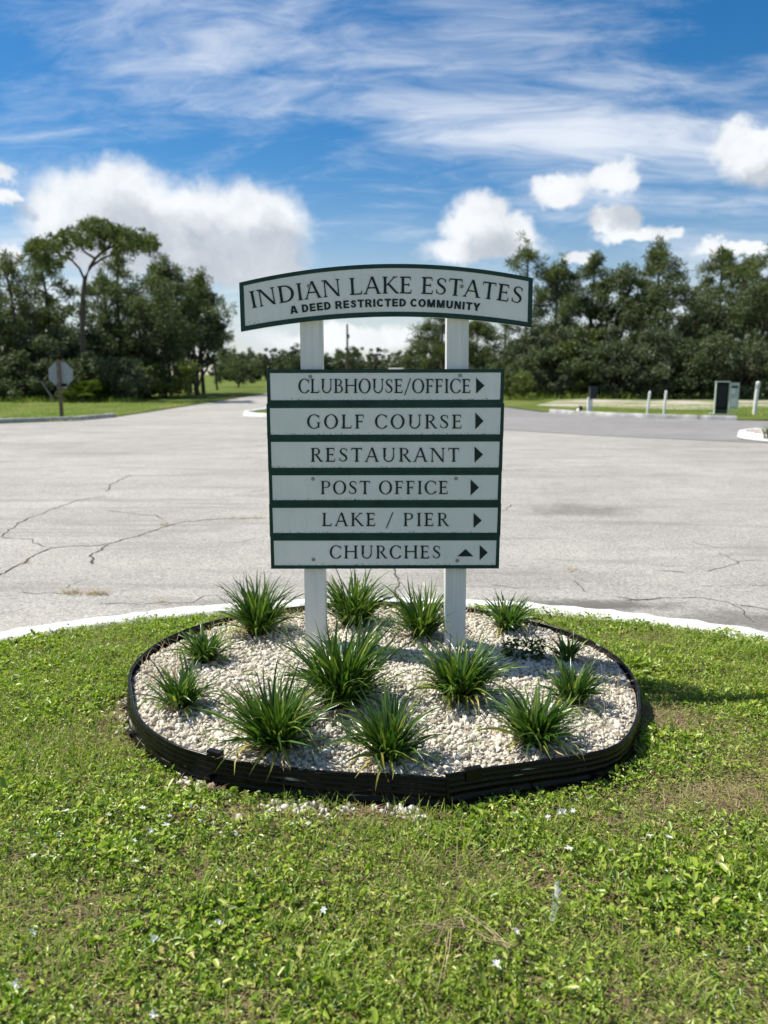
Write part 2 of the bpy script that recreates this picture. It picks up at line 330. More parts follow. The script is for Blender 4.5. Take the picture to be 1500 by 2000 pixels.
def add_prism(bm, front, back):
    a = [bm.verts.new(v) for v in front]; b = [bm.verts.new(v) for v in back]; n = len(a)
    bm.faces.new(a); bm.faces.new(b[::-1])
    for i in range(n): bm.faces.new((a[i], b[i], b[(i + 1) % n], a[(i + 1) % n]))
def tube_arrays(paths, sides=8):
    """paths: list of (points, radii) -> quads"""
    V, Fq, off = [], [], 0
    ang = np.linspace(0, 2 * np.pi, sides, endpoint=False)
    for pts, rad in paths:
        pts = np.asarray(pts, float); rad = np.asarray(rad, float); n = len(pts)
        tan = np.gradient(pts, axis=0); tan /= np.linalg.norm(tan, axis=1)[:, None] + 1e-9
        ref = np.where(np.abs(tan[:, 2:3]) > 0.9, np.array([[1., 0, 0]]), np.array([[0., 0, 1]]))
        s = np.cross(tan, ref); s /= np.linalg.norm(s, axis=1)[:, None] + 1e-9; u = np.cross(s, tan)
        ring = pts[:, None, :] + rad[:, None, None] * (np.cos(ang)[None, :, None] * s[:, None, :] + np.sin(ang)[None, :, None] * u[:, None, :])
        V.append(ring.reshape(-1, 3))
        i, j = np.meshgrid(np.arange(n - 1), np.arange(sides), indexing='ij'); j2 = (j + 1) % sides
        Fq.append(off + np.stack([i * sides + j, i * sides + j2, (i + 1) * sides + j2, (i + 1) * sides + j], -1).reshape(-1, 4)); off += n * sides
    return np.concatenate(V), np.concatenate(Fq)
def unit(v): return v / (np.linalg.norm(v, axis=-1, keepdims=True) + 1e-9)
def strap_blades(base, az, length, lean0, lean1, width, seg=6, twist=None, curl=0.0, rng=None):
    """arching pointed blades with a folded midrib: 3 verts across, seg quads long"""
    n = len(az); t = np.linspace(0, 1, seg + 1)
    lean = lean0[:, None] + (lean1 - lean0)[:, None] * t[None, :] ** 1.35
    dl = length[:, None] / seg
    hx = np.cumsum(np.sin(lean) * dl, 1) - np.sin(lean) * dl; hz = np.cumsum(np.cos(lean) * dl, 1) - np.cos(lean) * dl
    swing = az[:, None] + curl * (t[None, :] ** 2) * (rng.uniform(-1, 1, (n, 1)) if rng is not None else 0)
    cx, cy = np.cos(swing), np.sin(swing)
    mid = np.stack([base[:, 0:1] + hx * cx, base[:, 1:2] + hx * cy, base[:, 2:3] + hz], -1)
    wprof = np.minimum(1.0, 0.55 + 1.6 * t) * (1 - t ** 3.2); wprof[-1] = 0.02
    side = np.stack([-cy, cx, np.zeros_like(cx)], -1)
    if twist is not None:
        up = np.stack([-np.cos(lean) * cx, -np.cos(lean) * cy, np.sin(lean)], -1); tw = twist[:, None, None] * t[None, :, None]
        side = side * np.cos(tw) + up * np.sin(tw)
    nrm = np.stack([-np.cos(lean) * cx, -np.cos(lean) * cy, np.sin(lean)], -1)
    hw = (width[:, None] * 0.5 * wprof[None, :])[..., None]
    fold = nrm * hw * 0.35
    V = np.stack([mid - side * hw + fold, mid, mid + side * hw + fold], 2)      # n, seg+1, 3, 3
    i, s_, c = np.meshgrid(np.arange(n), np.arange(seg), np.arange(2), indexing='ij')
    b = i * (seg + 1) * 3 + s_ * 3 + c
    Fq = np.stack([b, b + 1, b + 4, b + 3], -1).reshape(-1, 4)
    return V.reshape(-1, 3), Fq
def chips(base, az, length, lean, width):
    """one flat tapering quad per straw or blade"""
    n = len(az); d = np.stack([np.sin(lean) * np.cos(az), np.sin(lean) * np.sin(az), np.cos(lean)], -1); s = np.stack([-np.sin(az), np.cos(az), np.zeros(n)], -1) * width[:, None] * 0.5
    e = base + d * length[:, None]; V = np.stack([base - s, base + s, e + s * 0.35, e - s * 0.35], 1); return V.reshape(-1, 3), np.arange(n * 4).reshape(-1, 4)
def merge(parts):
    V, Fq, off = [], [], 0
    for v, f in parts: V.append(v); Fq.append(f + off); off += len(v)
    return np.concatenate(V), np.concatenate(Fq)

# ------------------------------------------------------------------ ground, roads, kerbs
ROAD_Z = -0.13; VZ = -0.105            # road level, far verge level
tag(np_obj('ground', [(-900,-300,-0.20),(900,-300,-0.20),(900,1500,-0.20),(-900,1500,-0.20)], [(0,1,2,3)], M['far_grass']), kind='structure')
def grid_sheet(name, x0, x1, y0, y1, z, mat, nx=2, ny=2):
    xs, ys = np.linspace(x0, x1, nx), np.linspace(y0, y1, ny); X, Y = np.meshgrid(xs, ys, indexing='ij')
    V = np.stack([X, Y, np.full_like(X, z)], -1).reshape(-1, 3); i, j = np.meshgrid(np.arange(nx - 1), np.arange(ny - 1), indexing='ij')
    b = i * ny + j; return np_obj(name, V, np.stack([b, b + ny, b + ny + 1, b + 1], -1).reshape(-1, 4), mat)
def poly_sheet(name, pts, z, mat, top=None, kind='structure'):
    bm = bmesh.new(); vs = [bm.verts.new((x, y, z)) for x, y in pts]; f = bm.faces.new(vs)
    if f.normal.z < 0: bmesh.ops.reverse_faces(bm, faces=[f])
    bmesh.ops.triangulate(bm, faces=bm.faces[:]); me = bpy.data.meshes.new(name); bm.to_mesh(me); bm.free(); me.materials.append(mat)
    o = link(bpy.data.objects.new(name, me)); o['kind'] = kind; return o
def arc(cx, cy, r, a0, a1, n=12): return [(cx + r * math.cos(R(a0 + (a1 - a0) * i / n)), cy + r * math.sin(R(a0 + (a1 - a0) * i / n))) for i in range(n + 1)]
road = poly_sheet('road', [(-140,-60),(140,-60),(140,24.5),(-140,24.5)], ROAD_Z, M['road'])
# the two far carriageways of the boulevard, bending away to the right a long way off
left_edge = [(-12.5,24.6),(-10.6,26.2),(-9.9,29),(-9.7,40),(-9.6,65),(-9.0,95),(-5,125),(6,150),(30,172),(70,186)]
poly_sheet('far_road', left_edge + [(70,196),(26,181),(0,158),(-10,131),(-15,128),(-9,131),(2,160)][0:0] + [(70,176),(36,164),(14,146),(3,122),(-1.5,95),(-2.2,65),(-2.2,40),(-2.2,24.2),(-12.5,24.2)], ROAD_Z + 0.004, M['road'])
poly_sheet('side_road', [(1.5,24.0),(1.5,60),(1.5,120),(5.3,120),(5.4,60),(5.6,38),(6.6,32.5),(8.2,29.2),(10.5,27.2),(13,26.2),(60,26.0),(60,14.2),(30,14.6),(14,15.6),(9,17.6),(5.5,20.0),(3.4,22.0)], ROAD_Z + 0.008, M['road2'])
def sweep(path, prof, closed=False):
    """profile points (outward offset, z) swept along an xy path; outward = right of travel"""
    P = np.asarray(path, float); n = len(P)
    T = (np.roll(P, -1, 0) - np.roll(P, 1, 0)) if closed else np.gradient(P, axis=0)
    T = unit(T); Nn = np.stack([T[:, 1], -T[:, 0]], -1); m = len(prof); pr = np.asarray(prof, float)
    V = np.zeros((n, m, 3)); V[:, :, :2] = P[:, None, :] + Nn[:, None, :] * pr[None, :, 0:1]; V[:, :, 2] = pr[None, :, 1]
    ii = np.arange(n if closed else n - 1); i, j = np.meshgrid(ii, np.arange(m - 1), indexing='ij'); i2 = (i + 1) % n
    return V.reshape(-1, 3), np.stack([i * m + j, i2 * m + j, i2 * m + j + 1, i * m + j + 1], -1).reshape(-1, 4)
def resample(pts, step, closed=False):
    p = np.asarray(pts, float)
    if closed: p = np.vstack([p, p[:1]])
    d = np.r_[0, np.cumsum(np.linalg.norm(np.diff(p, axis=0), axis=1))]; n = max(3, int(d[-1] / step))
    s = np.linspace(0, d[-1], n + 1); s = s[:-1] if closed else s
    return np.stack([np.interp(s, d, p[:, a]) for a in range(p.shape[1])], -1)
KERB = [(-0.078,-0.20),(-0.078,0.004),(-0.066,0.016),(0.052,0.020),(0.072,0.006),(0.085,-0.025),(0.11,-0.132)]
def kerb(name, path, mat, dz=0.0, step=0.12, rough=0.004, seed=1):
    p = resample(path, step); v, f = sweep(p, [(a, z + dz) for a, z in KERB]); rs = np.random.RandomState(seed)
    v[:, 2] += rs.normal(0, rough, len(v)) * (v[:, 2] > -0.1); v[:, :2] += rs.normal(0, rough, (len(v), 2))
    o = np_obj(name, v, f, mat, smooth=True); o['kind'] = 'structure'; return o
ISL_C, ISL_R = (0.0, 0.95), 3.80
kerb('island_kerb', [(-ISL_R,-9)] + arc(*ISL_C, ISL_R, 180, 0, 60) + [(ISL_R,-9)], M['kerb'], 0, 0.07)
kerb('verge_kerb', [(-60,24.9),(-14,24.9),(-11.8,25.5),(-10.5,26.4),(-9.95,28.5)], M['concrete'], 0.0, 0.3)
kerb('corner_kerb', [(6.9,32.0),(7.7,30.2),(8.6,29.0),(9.8,28.0),(11.2,27.1),(12.2,26.7)][::1], M['kerb_old'], 0.0, 0.2)
kerb('median_kerb', [(-4.6,45),(-5.0,32)] + arc(-3.1, 29.9, 2.2, 165, 285, 14) + [(1.0,27.9),(1.2,45)], M['kerb'], 0.02, 0.2)
kerb('planter_kerb', [(30,20.6),(11,20.2)] + arc(10.4, 18.7, 1.55, 80, 280, 14) + [(12,16.9),(30,16.4)], M['kerb'], 0.03, 0.15)
# far verges
def verge(name, pts, z, seed):
    o = poly_sheet(name, pts, z, M['far_grass']); return o
verge('left_verge', [(-60,24.85),(-14,24.85),(-11.8,25.45),(-10.6,26.4),(-10.0,28.5),(-9.8,40),(-9.7,65),(-9.1,95),(-5.2,125),(4,150),(-160,220),(-160,24.85)], VZ, 1)
verge('right_verge', [(5.45,120),(5.5,60),(5.7,38),(6.8,32.3),(7.6,30.3),(8.5,29.1),(9.7,28.1),(11.1,27.2),(12.5,26.6),(160,26.4),(160,220),(20,220)], VZ, 2)
poly_sheet('median_grass', [(-4.5,45),(-4.9,32)] + arc(-3.1, 29.9, 2.12, 165, 285, 14) + [(0.9,28.0),(1.1,45),(1.0,100),(-1.4,100),(-1.8,60)], 0.0, M['far_grass'])
rs = np.random.RandomState(4)
sp = [(7.5 + 34 * i / 24, 35.5 + 1.3 * math.sin(i * 1.1) + (0.0 if i else 3)) for i in range(25)] + [(41.5 - 31 * i / 24, 53 + 1.6 * math.sin(i * 0.9) - i * 0.28) for i in range(25)]
poly_sheet('sandy_ground', sp, VZ + 0.006, M['sand'])
poly_sheet('planter_gravel_base', [(30,20.5),(11,20.1)] + arc(10.4, 18.7, 1.46, 80, 280, 14) + [(12,17.0),(30,16.5)], 0.03, M['bedsoil'])

# cracks in the near asphalt, parts of the road
crk = [
 ([(-40,1142),(0,1122),(48,1098),(71,1083),(97,1070),(149,1067),(203,1064),(257,1051),(298,1038),(328,1027),(358,1019),(448,1013),(522,1012),(640,1008)], 0.020),
 ([(203,1064),(190,1079),(179,1085),(183,1092),(180,1102)], 0.022), ([(97,1070),(71,1060),(61,1053),(0,1051)], 0.013),
 ([(321,1015),(302,1008),(250,1001),(209,998)], 0.013), ([(-20,1056),(0,1047),(30,1031),(35,1021),(93,999),(149,978),(209,969)], 0.020),
 ([(209,960),(215,947),(254,928)], 0.022), ([(0,1197),(45,1189)], 0.007), ([(40,1158),(60,1159),(119,1161)], 0.009),
 ([(194,1180),(261,1178),(330,1178),(373,1176),(403,1165),(448,1161)], 0.009), ([(130,1150),(165,1133)], 0.007), ([(1223,1173),(1305,1168),(1367,1169),(1421,1178),(1475,1188),(1530,1196)], 0.012),
 ([(1428,1180),(1449,1195),(1475,1216)], 0.009), ([(1284,1115),(1313,1117),(1350,1120)], 0.008), ([(1385,1118),(1437,1100),(1424,1088),(1403,1080)], 0.009), ([(1437,1100),(1440,1096),(1500,1096)], 0.008),
 ([(1352,1058),(1375,1064),(1403,1071)], 0.010), ([(1122,1134),(1134,1144),(1147,1157)], 0.009), ([(766,1085),(769,1110),(773,1124),(781,1141),(777,1152),(780,1165)], 0.016),
 ([(984,1000),(998,985)], 0.012), ([(1200,1165),(1245,1172),(1300,1170)], 0.010), ([(1368,1145),(1470,1144),(1500,1143)], 0.007), ([(990,1104),(1015,1108)], 0.007), ([(960,1142),(1020,1150)], 0.007),
 ([(420,975),(470,965),(522,955)], 0.010), ([(470,1057),(522,1048)], 0.008), ([(440,1060),(520,1059)], 0.006)]
rs = np.random.RandomState(8)
for pts, wd in crk:
    g = np.array([at_z(x, y, ROAD_Z)[:2] for x, y in pts]); g = resample(g, 0.035); n = len(g)
    jit = np.convolve(rs.normal(0, 1, n + 8), np.ones(4) / 4, 'same')[4:-4] * 0.028; T = unit(np.gradient(g, axis=0)); N2 = np.stack([-T[:, 1], T[:, 0]], -1)
    g = g + N2 * jit[:, None]; hw = wd * 0.42 * (0.35 + 0.9 * np.abs(np.convolve(rs.normal(0, 1, n + 8), np.ones(5) / 5, 'same')[4:-4]) + rs.uniform(0, 0.35, n)); hw[0] = hw[-1] = 0.001
    V = np.zeros((n, 2, 3)); V[:, 0, :2] = g - N2 * hw[:, None]; V[:, 1, :2] = g + N2 * hw[:, None]; V[:, :, 2] = ROAD_Z + 0.0025
    i = np.arange(n - 1) * 2; np_obj('crack', V.reshape(-1, 3), np.stack([i, i + 2, i + 3, i + 1], -1), M['crack'], road)
# dead weeds caught in the cracks
parts = []
for x0, x1, y, n in [(119, 160, 1158, 130), (168, 210, 1160, 150), (315, 331, 1026, 60), (450, 512, 1012, 90), (1106, 1124, 1113, 35), (305, 330, 1178, 25), (40, 56, 1098, 18)]:
    pts = np.array([at_z(rs.uniform(x0, x1), y + rs.normal(0, 2.2), ROAD_Z + 0.003) for _ in range(n)])
    parts.append(strap_blades(pts, rs.uniform(0, 6.3, n), rs.uniform(0.02, 0.075, n), rs.uniform(0.7, 1.5, n), rs.uniform(1.3, 1.75, n), rs.uniform(0.002, 0.005, n), 2))
o = np_obj('dry_weeds', *merge(parts), M['straw'], road); o['kind'] = 'stuff'

# island lawn sheet
def half_w(y, r): return np.where(y < ISL_C[1], r, np.sqrt(np.maximum(r * r - (y - ISL_C[1]) ** 2, 0.0)))
ys = np.linspace(-9, ISL_C[1] + ISL_R - 0.072, 150); xs = np.linspace(-1, 1, 90); YY, SS = np.meshgrid(ys, xs, indexing='ij')
XX = SS * half_w(YY, ISL_R - 0.07); ZZ = -0.008 + 0.012 * np.sin(XX * 2.3 + 1) * np.cos(YY * 1.9) * (np.abs(SS) < 0.93)
b = (np.arange(149)[:, None] * 90 + np.arange(89)[None, :]); Fq = np.stack([b, b + 1, b + 91, b + 90], -1).reshape(-1, 4)
tag(np_obj('lawn', np.stack([XX, YY, ZZ], -1).reshape(-1, 3), Fq, M['soil'], smooth=True), kind='structure')

# ------------------------------------------------------------------ planting bed with black edging
top_px = [(871,1518),(920,1509),(964,1501),(1020,1493),(1076,1484),(1115,1479),(1151,1472),(1183,1464),(1207,1453),(1226,1434),(1240,1406),(1248,1376),(1245,1339),(1229,1309),(1211,1289),(1188,1272),(1162,1256),(1132,1242),(1098,1229),(1065,1219),(990,1199),(912,1186),(830,1178),(750,1175),(670,1177),(598,1184),(525,1192),(454,1204),(400,1220),(362,1233),(328,1248),(304,1262),(285,1276),(267,1292),(255,1309),(250,1330),(251,1354),(257,1378),(267,1399),(286,1419),(310,1436),(336,1450),(364,1461),(421,1476),(508,1492),(616,1504),(690,1509),(760,1511),(820,1515),(871,1518)]
EDGE_Z = 0.112
loop = np.array([at_z(x, y, EDGE_Z)[:2] for x, y in top_px])
loop_r = resample(loop, 0.025)          # runs anticlockwise seen from above, so outward is on the right of travel
edg = empty('bed_edging', (loop[0][0], loop[0][1], 0)); tag(edg, 'black ribbed plastic edging strip round the white gravel bed', 'edging')
prof = [(-0.003,-0.03),(-0.003,0.104),(-0.006,0.110),(-0.003,0.116),(0.003,0.117),(0.007,0.112),(0.004,0.104),(0.004,0.096),(0.0085,0.092),(0.004,0.087),(0.004,0.076),(0.0085,0.072),(0.004,0.067),(0.004,0.054),(0.0085,0.050),(0.004,0.045),(0.004,0.030),(0.009,0.024),(0.012,0.015),(0.009,0.006),(0.014,0.0),(0.018,-0.012)]
v, f = sweep(loop_r, prof); n = len(loop_r); wob = np.interp(np.arange(n), np.arange(0, n + 16, 16), np.random.RandomState(3).normal(0, 0.0035, len(np.arange(0, n + 16, 16))))
v = v.reshape(n, -1, 3); v[:, :, 2] += wob[:, None]; lean = np.interp(np.arange(n), np.arange(0, n + 30, 30), np.random.RandomState(6).normal(0, 0.05, len(np.arange(0, n + 30, 30))))
T = unit(np.gradient(loop_r, axis=0)); Nn = np.stack([T[:, 1], -T[:, 0]], -1); v[:, :, :2] += (Nn * lean[:, None])[:, None, :] * v[:, :, 2:3]
v[:, :, 0] -= loop[0][0]; v[:, :, 1] -= loop[0][1]
np_obj('strip', v.reshape(-1, 3), f, M['edging'], edg, smooth=True)
def edge_at(px, py, z=EDGE_Z):
    p = np.array(at_z(px, py, z)[:2]); i = int(np.argmin(np.linalg.norm(loop_r - p, axis=1))); i = min(max(i, 1), n - 2)
    return loop_r[i], math.atan2(*(loop_r[i + 1] - loop_r[i - 1])[::-1]), Nn[i]
for px, py, dz in [(421,1477,0.012), (930,1509,0.010)]:       # push-on joiners
    p, a, nn = edge_at(px, py); m = Matrix.Translation((p[0] - loop[0][0], p[1] - loop[0][1], 0)) @ Matrix.Rotation(a, 4, 'Z')
    box('joiner', (-0.030, 0.030, -0.013, 0.011, 0.085, 0.121 + dz), M['edging'], edg, 0.003, m)
for px, py in [(412,1476), (1160,1470), (262,1390)]:            # anchor stakes
    p, a, nn = edge_at(px, py); m = Matrix.Translation((p[0] - loop[0][0], p[1] - loop[0][1], 0)) @ Matrix.Rotation(a, 4, 'Z') @ Matrix.Rotation(R(6), 4, 'Y')
    box('stake', (-0.014, 0.014, -0.028, -0.016, -0.05, 0.034), M['edging'], edg, 0.003, m)
p, a, nn = edge_at(871, 1518); m = Matrix.Rotation(a + 0.02, 4, 'Z')
box('overlap_end', (-0.003, 0.006, -0.016, -0.0085, -0.02, 0.116), M['edging'], edg, 0.0015, m)

ctr = loop_r.mean(0); ang_l = np.unwrap(np.arctan2(loop_r[:, 1] - ctr[1], loop_r[:, 0] - ctr[0])); rad_l = np.linalg.norm(loop_r - ctr, axis=1)
order = np.argsort(np.mod(ang_l, 2 * np.pi)); ang_s = np.mod(ang_l, 2 * np.pi)[order]; rad_s = rad_l[order]
def bed_rel(x, y):
    """0 at the middle of the bed, 1 at the edging"""
    a = np.mod(np.arctan2(y - ctr[1], x - ctr[0]), 2 * np.pi); return np.hypot(x - ctr[0], y - ctr[1]) / np.interp(a, ang_s, rad_s, period=2 * np.pi)
def bed_z(x, y):
    r = bed_rel(x, y); return 0.082 + 0.045 * np.clip(1 - r * r, 0, 1) + 0.008 * np.sin(x * 9 + 1) * np.cos(y * 8)
A, RR = np.meshgrid(np.linspace(0, 2 * np.pi, 97)[:-1], np.linspace(0.02, 0.995, 22), indexing='ij'); rr = np.interp(A, ang_s, rad_s, period=2 * np.pi) * RR
bx, by = ctr[0] + rr * np.cos(A), ctr[1] + rr * np.sin(A); bz = bed_z(bx, by) - 0.002
i, j = np.meshgrid(np.arange(96), np.arange(21), indexing='ij'); i2 = (i + 1) % 96
tag(np_obj('bed_soil', np.stack([bx, by, bz], -1).reshape(-1, 3), np.stack([i * 22 + j, i * 22 + j + 1, i2 * 22 + j + 1, i2 * 22 + j], -1).reshape(-1, 4), M['bedsoil'], smooth=True), kind='structure')

def stones(name, pos, size, mat, seed, sub=1, parent=None):
    rng = np.random.RandomState(seed); bm = bmesh.new(); bmesh.ops.create_icosphere(bm, subdivisions=sub + 1 if sub == 0 else 2, radius=1.0)
    bv = np.array([v.co[:] for v in bm.verts]); bf = np.array([[v.index for v in f_.verts] for f_ in bm.faces]); bm.free()
    variants = []
    for _ in range(16):
        vv = bv * (1 + rng.uniform(-0.22, 0.16, (len(bv), 1)))
        for _c in range(6):                                      # broken flat faces
            d = unit(rng.normal(size=3)); h = rng.uniform(0.45, 0.8); s = vv @ d; vv = vv - np.clip(s - h, 0, None)[:, None] * d
        variants.append(vv)
    variants = np.array(variants); n = len(pos); vi = rng.randint(0, 16, n); sc3 = size[:, None] * rng.uniform([0.75, 0.6, 0.5], [1.3, 1.05, 0.9], (n, 3))
    q = unit(rng.normal(size=(n, 4))); a_, b_, c_, d_ = q.T
    Rm = np.stack([1-2*(c_*c_+d_*d_), 2*(b_*c_-a_*d_), 2*(b_*d_+a_*c_), 2*(b_*c_+a_*d_), 1-2*(b_*b_+d_*d_), 2*(c_*d_-a_*b_), 2*(b_*d_-a_*c_), 2*(c_*d_+a_*b_), 1-2*(b_*b_+c_*c_)], -1).reshape(n, 3, 3)
    V = np.einsum('nij,nvj->nvi', Rm, variants[vi] * sc3[:, None, :]) + pos[:, None, :]
    Fq = bf[None] + (np.arange(n) * len(bv))[:, None, None]
    return np_obj(name, V.reshape(-1, 3), Fq.reshape(-1, 3), mat, parent)
rng = np.random.RandomState(21)
n = 21000; a = rng.uniform(0, 2 * np.pi, n); r = np.sqrt(rng.uniform(0, 1, n)) * 0.985; rr = np.interp(a, ang_s, rad_s, period=2 * np.pi) * r
gx, gy = ctr[0] + rr * np.cos(a), ctr[1] + rr * np.sin(a); sz = np.clip(rng.lognormal(math.log(0.0086), 0.40, n), 0.0045, 0.021)
keep = (rng.uniform(size=n) < 1.0); gz = bed_z(gx, gy) + rng.uniform(-0.003, 0.005, n)
inner = r < 1 - sz / np.maximum(rad_s.min(), 0.4) * 1.2; gx, gy, gz, sz = gx[inner], gy[inner], gz[inner], sz[inner]
GP = np.stack([gx, gy, gz], -1); large = sz > 0.0118
tag(stones('gravel', GP[large], sz[large], M['gravel'], 5), 'loose white limestone gravel filling the planting bed', 'gravel', kind='stuff')
tag(stones('fine_gravel', GP[~large], sz[~large] * 1.1, M['gravel'], 6, 0), 'smaller white stone chips between the gravel of the planting bed', 'gravel', kind='stuff')
# stones that have rolled out under the edging
pts = []
for x0, x1, y0, y1, m_ in [(345,425,1510,1545,30), (505,640,1564,1586,40), (660,830,1574,1588,30), (225,262,1360,1440,26), (560,660,1575,1610,22), (390,470,1560,1640,12), (760,840,1580,1600,20)]:
    for _ in range(m_): pts.append(at_z(rng.uniform(x0, x1), rng.uniform(y0, y1), rng.uniform(0.0, 0.012)))
pts = np.array(pts); tag(stones('spilled_gravel', pts, rng.uniform(0.008, 0.019, len(pts)), M['gravel'], 9), 'pale stones spilled on the grass below the front of the edging', 'gravel', kind='stuff')

# ------------------------------------------------------------------ strap-leaved clumps
def clump(bx_, by_, ty, hw, label, seed, nb, yellow=0, dead=14, upright=1.0):
    nb = int(nb * 1.9); dead = int(dead * 2.2); rng = np.random.RandomState(seed); p = at_z(bx_, by_, 0.1); p.z = float(bed_z(np.array([p.x]), np.array([p.y]))[0]) - 0.004
    p = at_z(bx_, by_, p.z); H = at_y(bx_, ty, p.y + 0.02).z - p.z; Wd = hw / F * math.hypot(p.y, CAM_H) * 0.98
    root = empty('strap_leaf_plant', p); tag(root, label, 'plant', 'strap-leaved clumps in the gravel bed')
    def blades(n, Ls, l0, l1, wd, spread, curl, seg=7, face=None):
        aa = rng.uniform(0, 2 * np.pi, n) if face is None else rng.normal(face, 0.75, n); rb_ = spread * np.sqrt(rng.uniform(0, 1, n)); ab = aa + rng.normal(0, 0.7, n)
        base = np.stack([rb_ * np.cos(ab), rb_ * np.sin(ab), np.zeros(n)], -1)
        return strap_blades(base, aa, Ls, l0, l1, wd, seg, rng.normal(0, 0.7, n), curl, rng)
    u = rng.uniform(0, 1, nb); L = math.hypot(H, Wd * 0.75) * 0.93
    l0 = np.where(u < 0.35, rng.uniform(0.02, 0.32, nb), rng.uniform(0.2, 0.82, nb)) / upright; reach = math.atan2(Wd, H)
    l1 = l0 + rng.uniform(0.3, 1.15, nb) * (0.55 + reach) + np.where(u > 0.72, rng.uniform(0.3, 1.0, nb), 0)
    Ls = L * rng.beta(4.0, 2.2, nb) * 1.10 * np.where(u > 0.8, 0.9, 1.0) + 0.03
    v, f = blades(nb, Ls, l0, l1, rng.uniform(0.0085, 0.0158, nb), 0.22 * Wd + 0.012, 0.35)
    np_obj('leaves', v, f, M['lily'], root)['kind'] = 'stuff'
    if yellow:
        v, f = blades(yellow, L * rng.uniform(0.6, 0.95, yellow), rng.uniform(0.55, 0.95, yellow), rng.uniform(2.3, 2.9, yellow), rng.uniform(0.010, 0.014, yellow), 0.3 * Wd, 0.3, 7, -1.57)
        o = np_obj('yellowed_leaves', v, f, M['lily_yellow'], root); tag(o, 'yellowing outer leaves', kind='stuff')
    if dead:
        v, f = blades(dead, L * rng.uniform(0.25, 0.6, dead), rng.uniform(1.0, 1.5, dead), rng.uniform(1.55, 1.75, dead), rng.uniform(0.004, 0.008, dead), 0.25 * Wd, 0.6)
        o = np_obj('dead_leaves', v, f, M['straw'], root); tag(o, 'dry straw-coloured leaves at the base', kind='stuff')
    return root
for a_ in [(505,1238,1118,70,'bushy strap-leaved clump at the back left corner of the bed, against the white kerb',1,150,2,20),
           (690,1222,1110,78,'back clump just right of the left sign post, reaching up to the lowest board',2,150,0,14),
           (826,1246,1128,58,'back clump between the two sign posts, just left of the right post',3,130,2,12),
           (990,1232,1158,52,'small back clump right of the right post, beside the kerb',4,85,3,12),
           (402,1293,1225,52,'small clump near the left rim of the bed, behind the left front clump',5,85,3,14),
           (355,1382,1285,62,'leftmost clump of the bed with sparse upright leaves',6,75,2,14),
           (668,1378,1202,102,'largest clump, in the middle of the bed before the left post',7,210,4,36),
           (895,1362,1245,98,'clump with drooping yellow leaves in front of the right post',8,150,15,22),
           (535,1464,1308,82,'big clump at the front left of the bed, near the black edging',9,150,7,30),
           (760,1484,1348,68,'front clump in the middle, nearest to the corner of the edging',10,110,8,30),
           (1045,1452,1338,80,'front right clump with yellow tips hanging towards the edging',11,130,9,30),
           (1118,1373,1292,56,'small clump near the right rim of the bed, just below the shadow of the sign',12,80,3,14),
           (1106,1292,1240,30,'tiny sparse clump at the right rim, beyond the shadow of the sign',13,34,1,5)]: clump(*a_)
# a low broad-leaved weed in the bed
p = at_z(1018, 1290, 0.10); wd = empty('broadleaf_weed', p); tag(wd, 'low dark broad-leaved weed growing in the gravel right of the right post', 'weed')
parts = []; rng = np.random.RandomState(77)
def leaf_arrays(pos, az, tilt, roll, L, W):
    """hexagonal folded leaves: base, two shoulders each side, tip"""
    n = len(az); d = np.stack([np.cos(az) * np.cos(tilt), np.sin(az) * np.cos(tilt), np.sin(tilt)], -1)
    s = np.stack([-np.sin(az), np.cos(az), np.zeros(n)], -1); u = np.cross(d, s)
    s, u = s * np.cos(roll)[:, None] + u * np.sin(roll)[:, None], u * np.cos(roll)[:, None] - s * np.sin(roll)[:, None]
    L = L[:, None]; W = W[:, None]; f_ = u * W * -0.30
    V = np.stack([pos, pos + d * L * 0.28 + s * W * 0.45 - f_, pos + d * L * 0.66 + s * W * 0.42 - f_, pos + d * L - u * 0.0 + np.array([0, 0, -1.0]) * L * 0.10, pos + d * L * 0.66 - s * W * 0.42 - f_, pos + d * L * 0.28 - s * W * 0.45 - f_], 1)
    b = np.arange(n)[:, None] * 6; return V.reshape(-1, 3), np.concatenate([b + np.array([[0, 3, 2, 1]]), b + np.array([[0, 5, 4, 3]])])
for dx in (-0.07, -0.03, 0.02, 0.06, 0.09):
    n = 44; zz_ = rng.uniform(0.0, 0.10, n); pos = np.stack([dx + rng.normal(0, 0.012, n), rng.normal(0, 0.02, n), zz_], -1)
    parts.append(leaf_arrays(pos, rng.uniform(0, 6.3, n), rng.uniform(-0.1, 0.9, n), rng.normal(0, 0.3, n), rng.uniform(0.022, 0.040, n), rng.uniform(0.011, 0.018, n)))
np_obj('leaves', *merge(parts), M['lily'], wd)['kind'] = 'stuff'
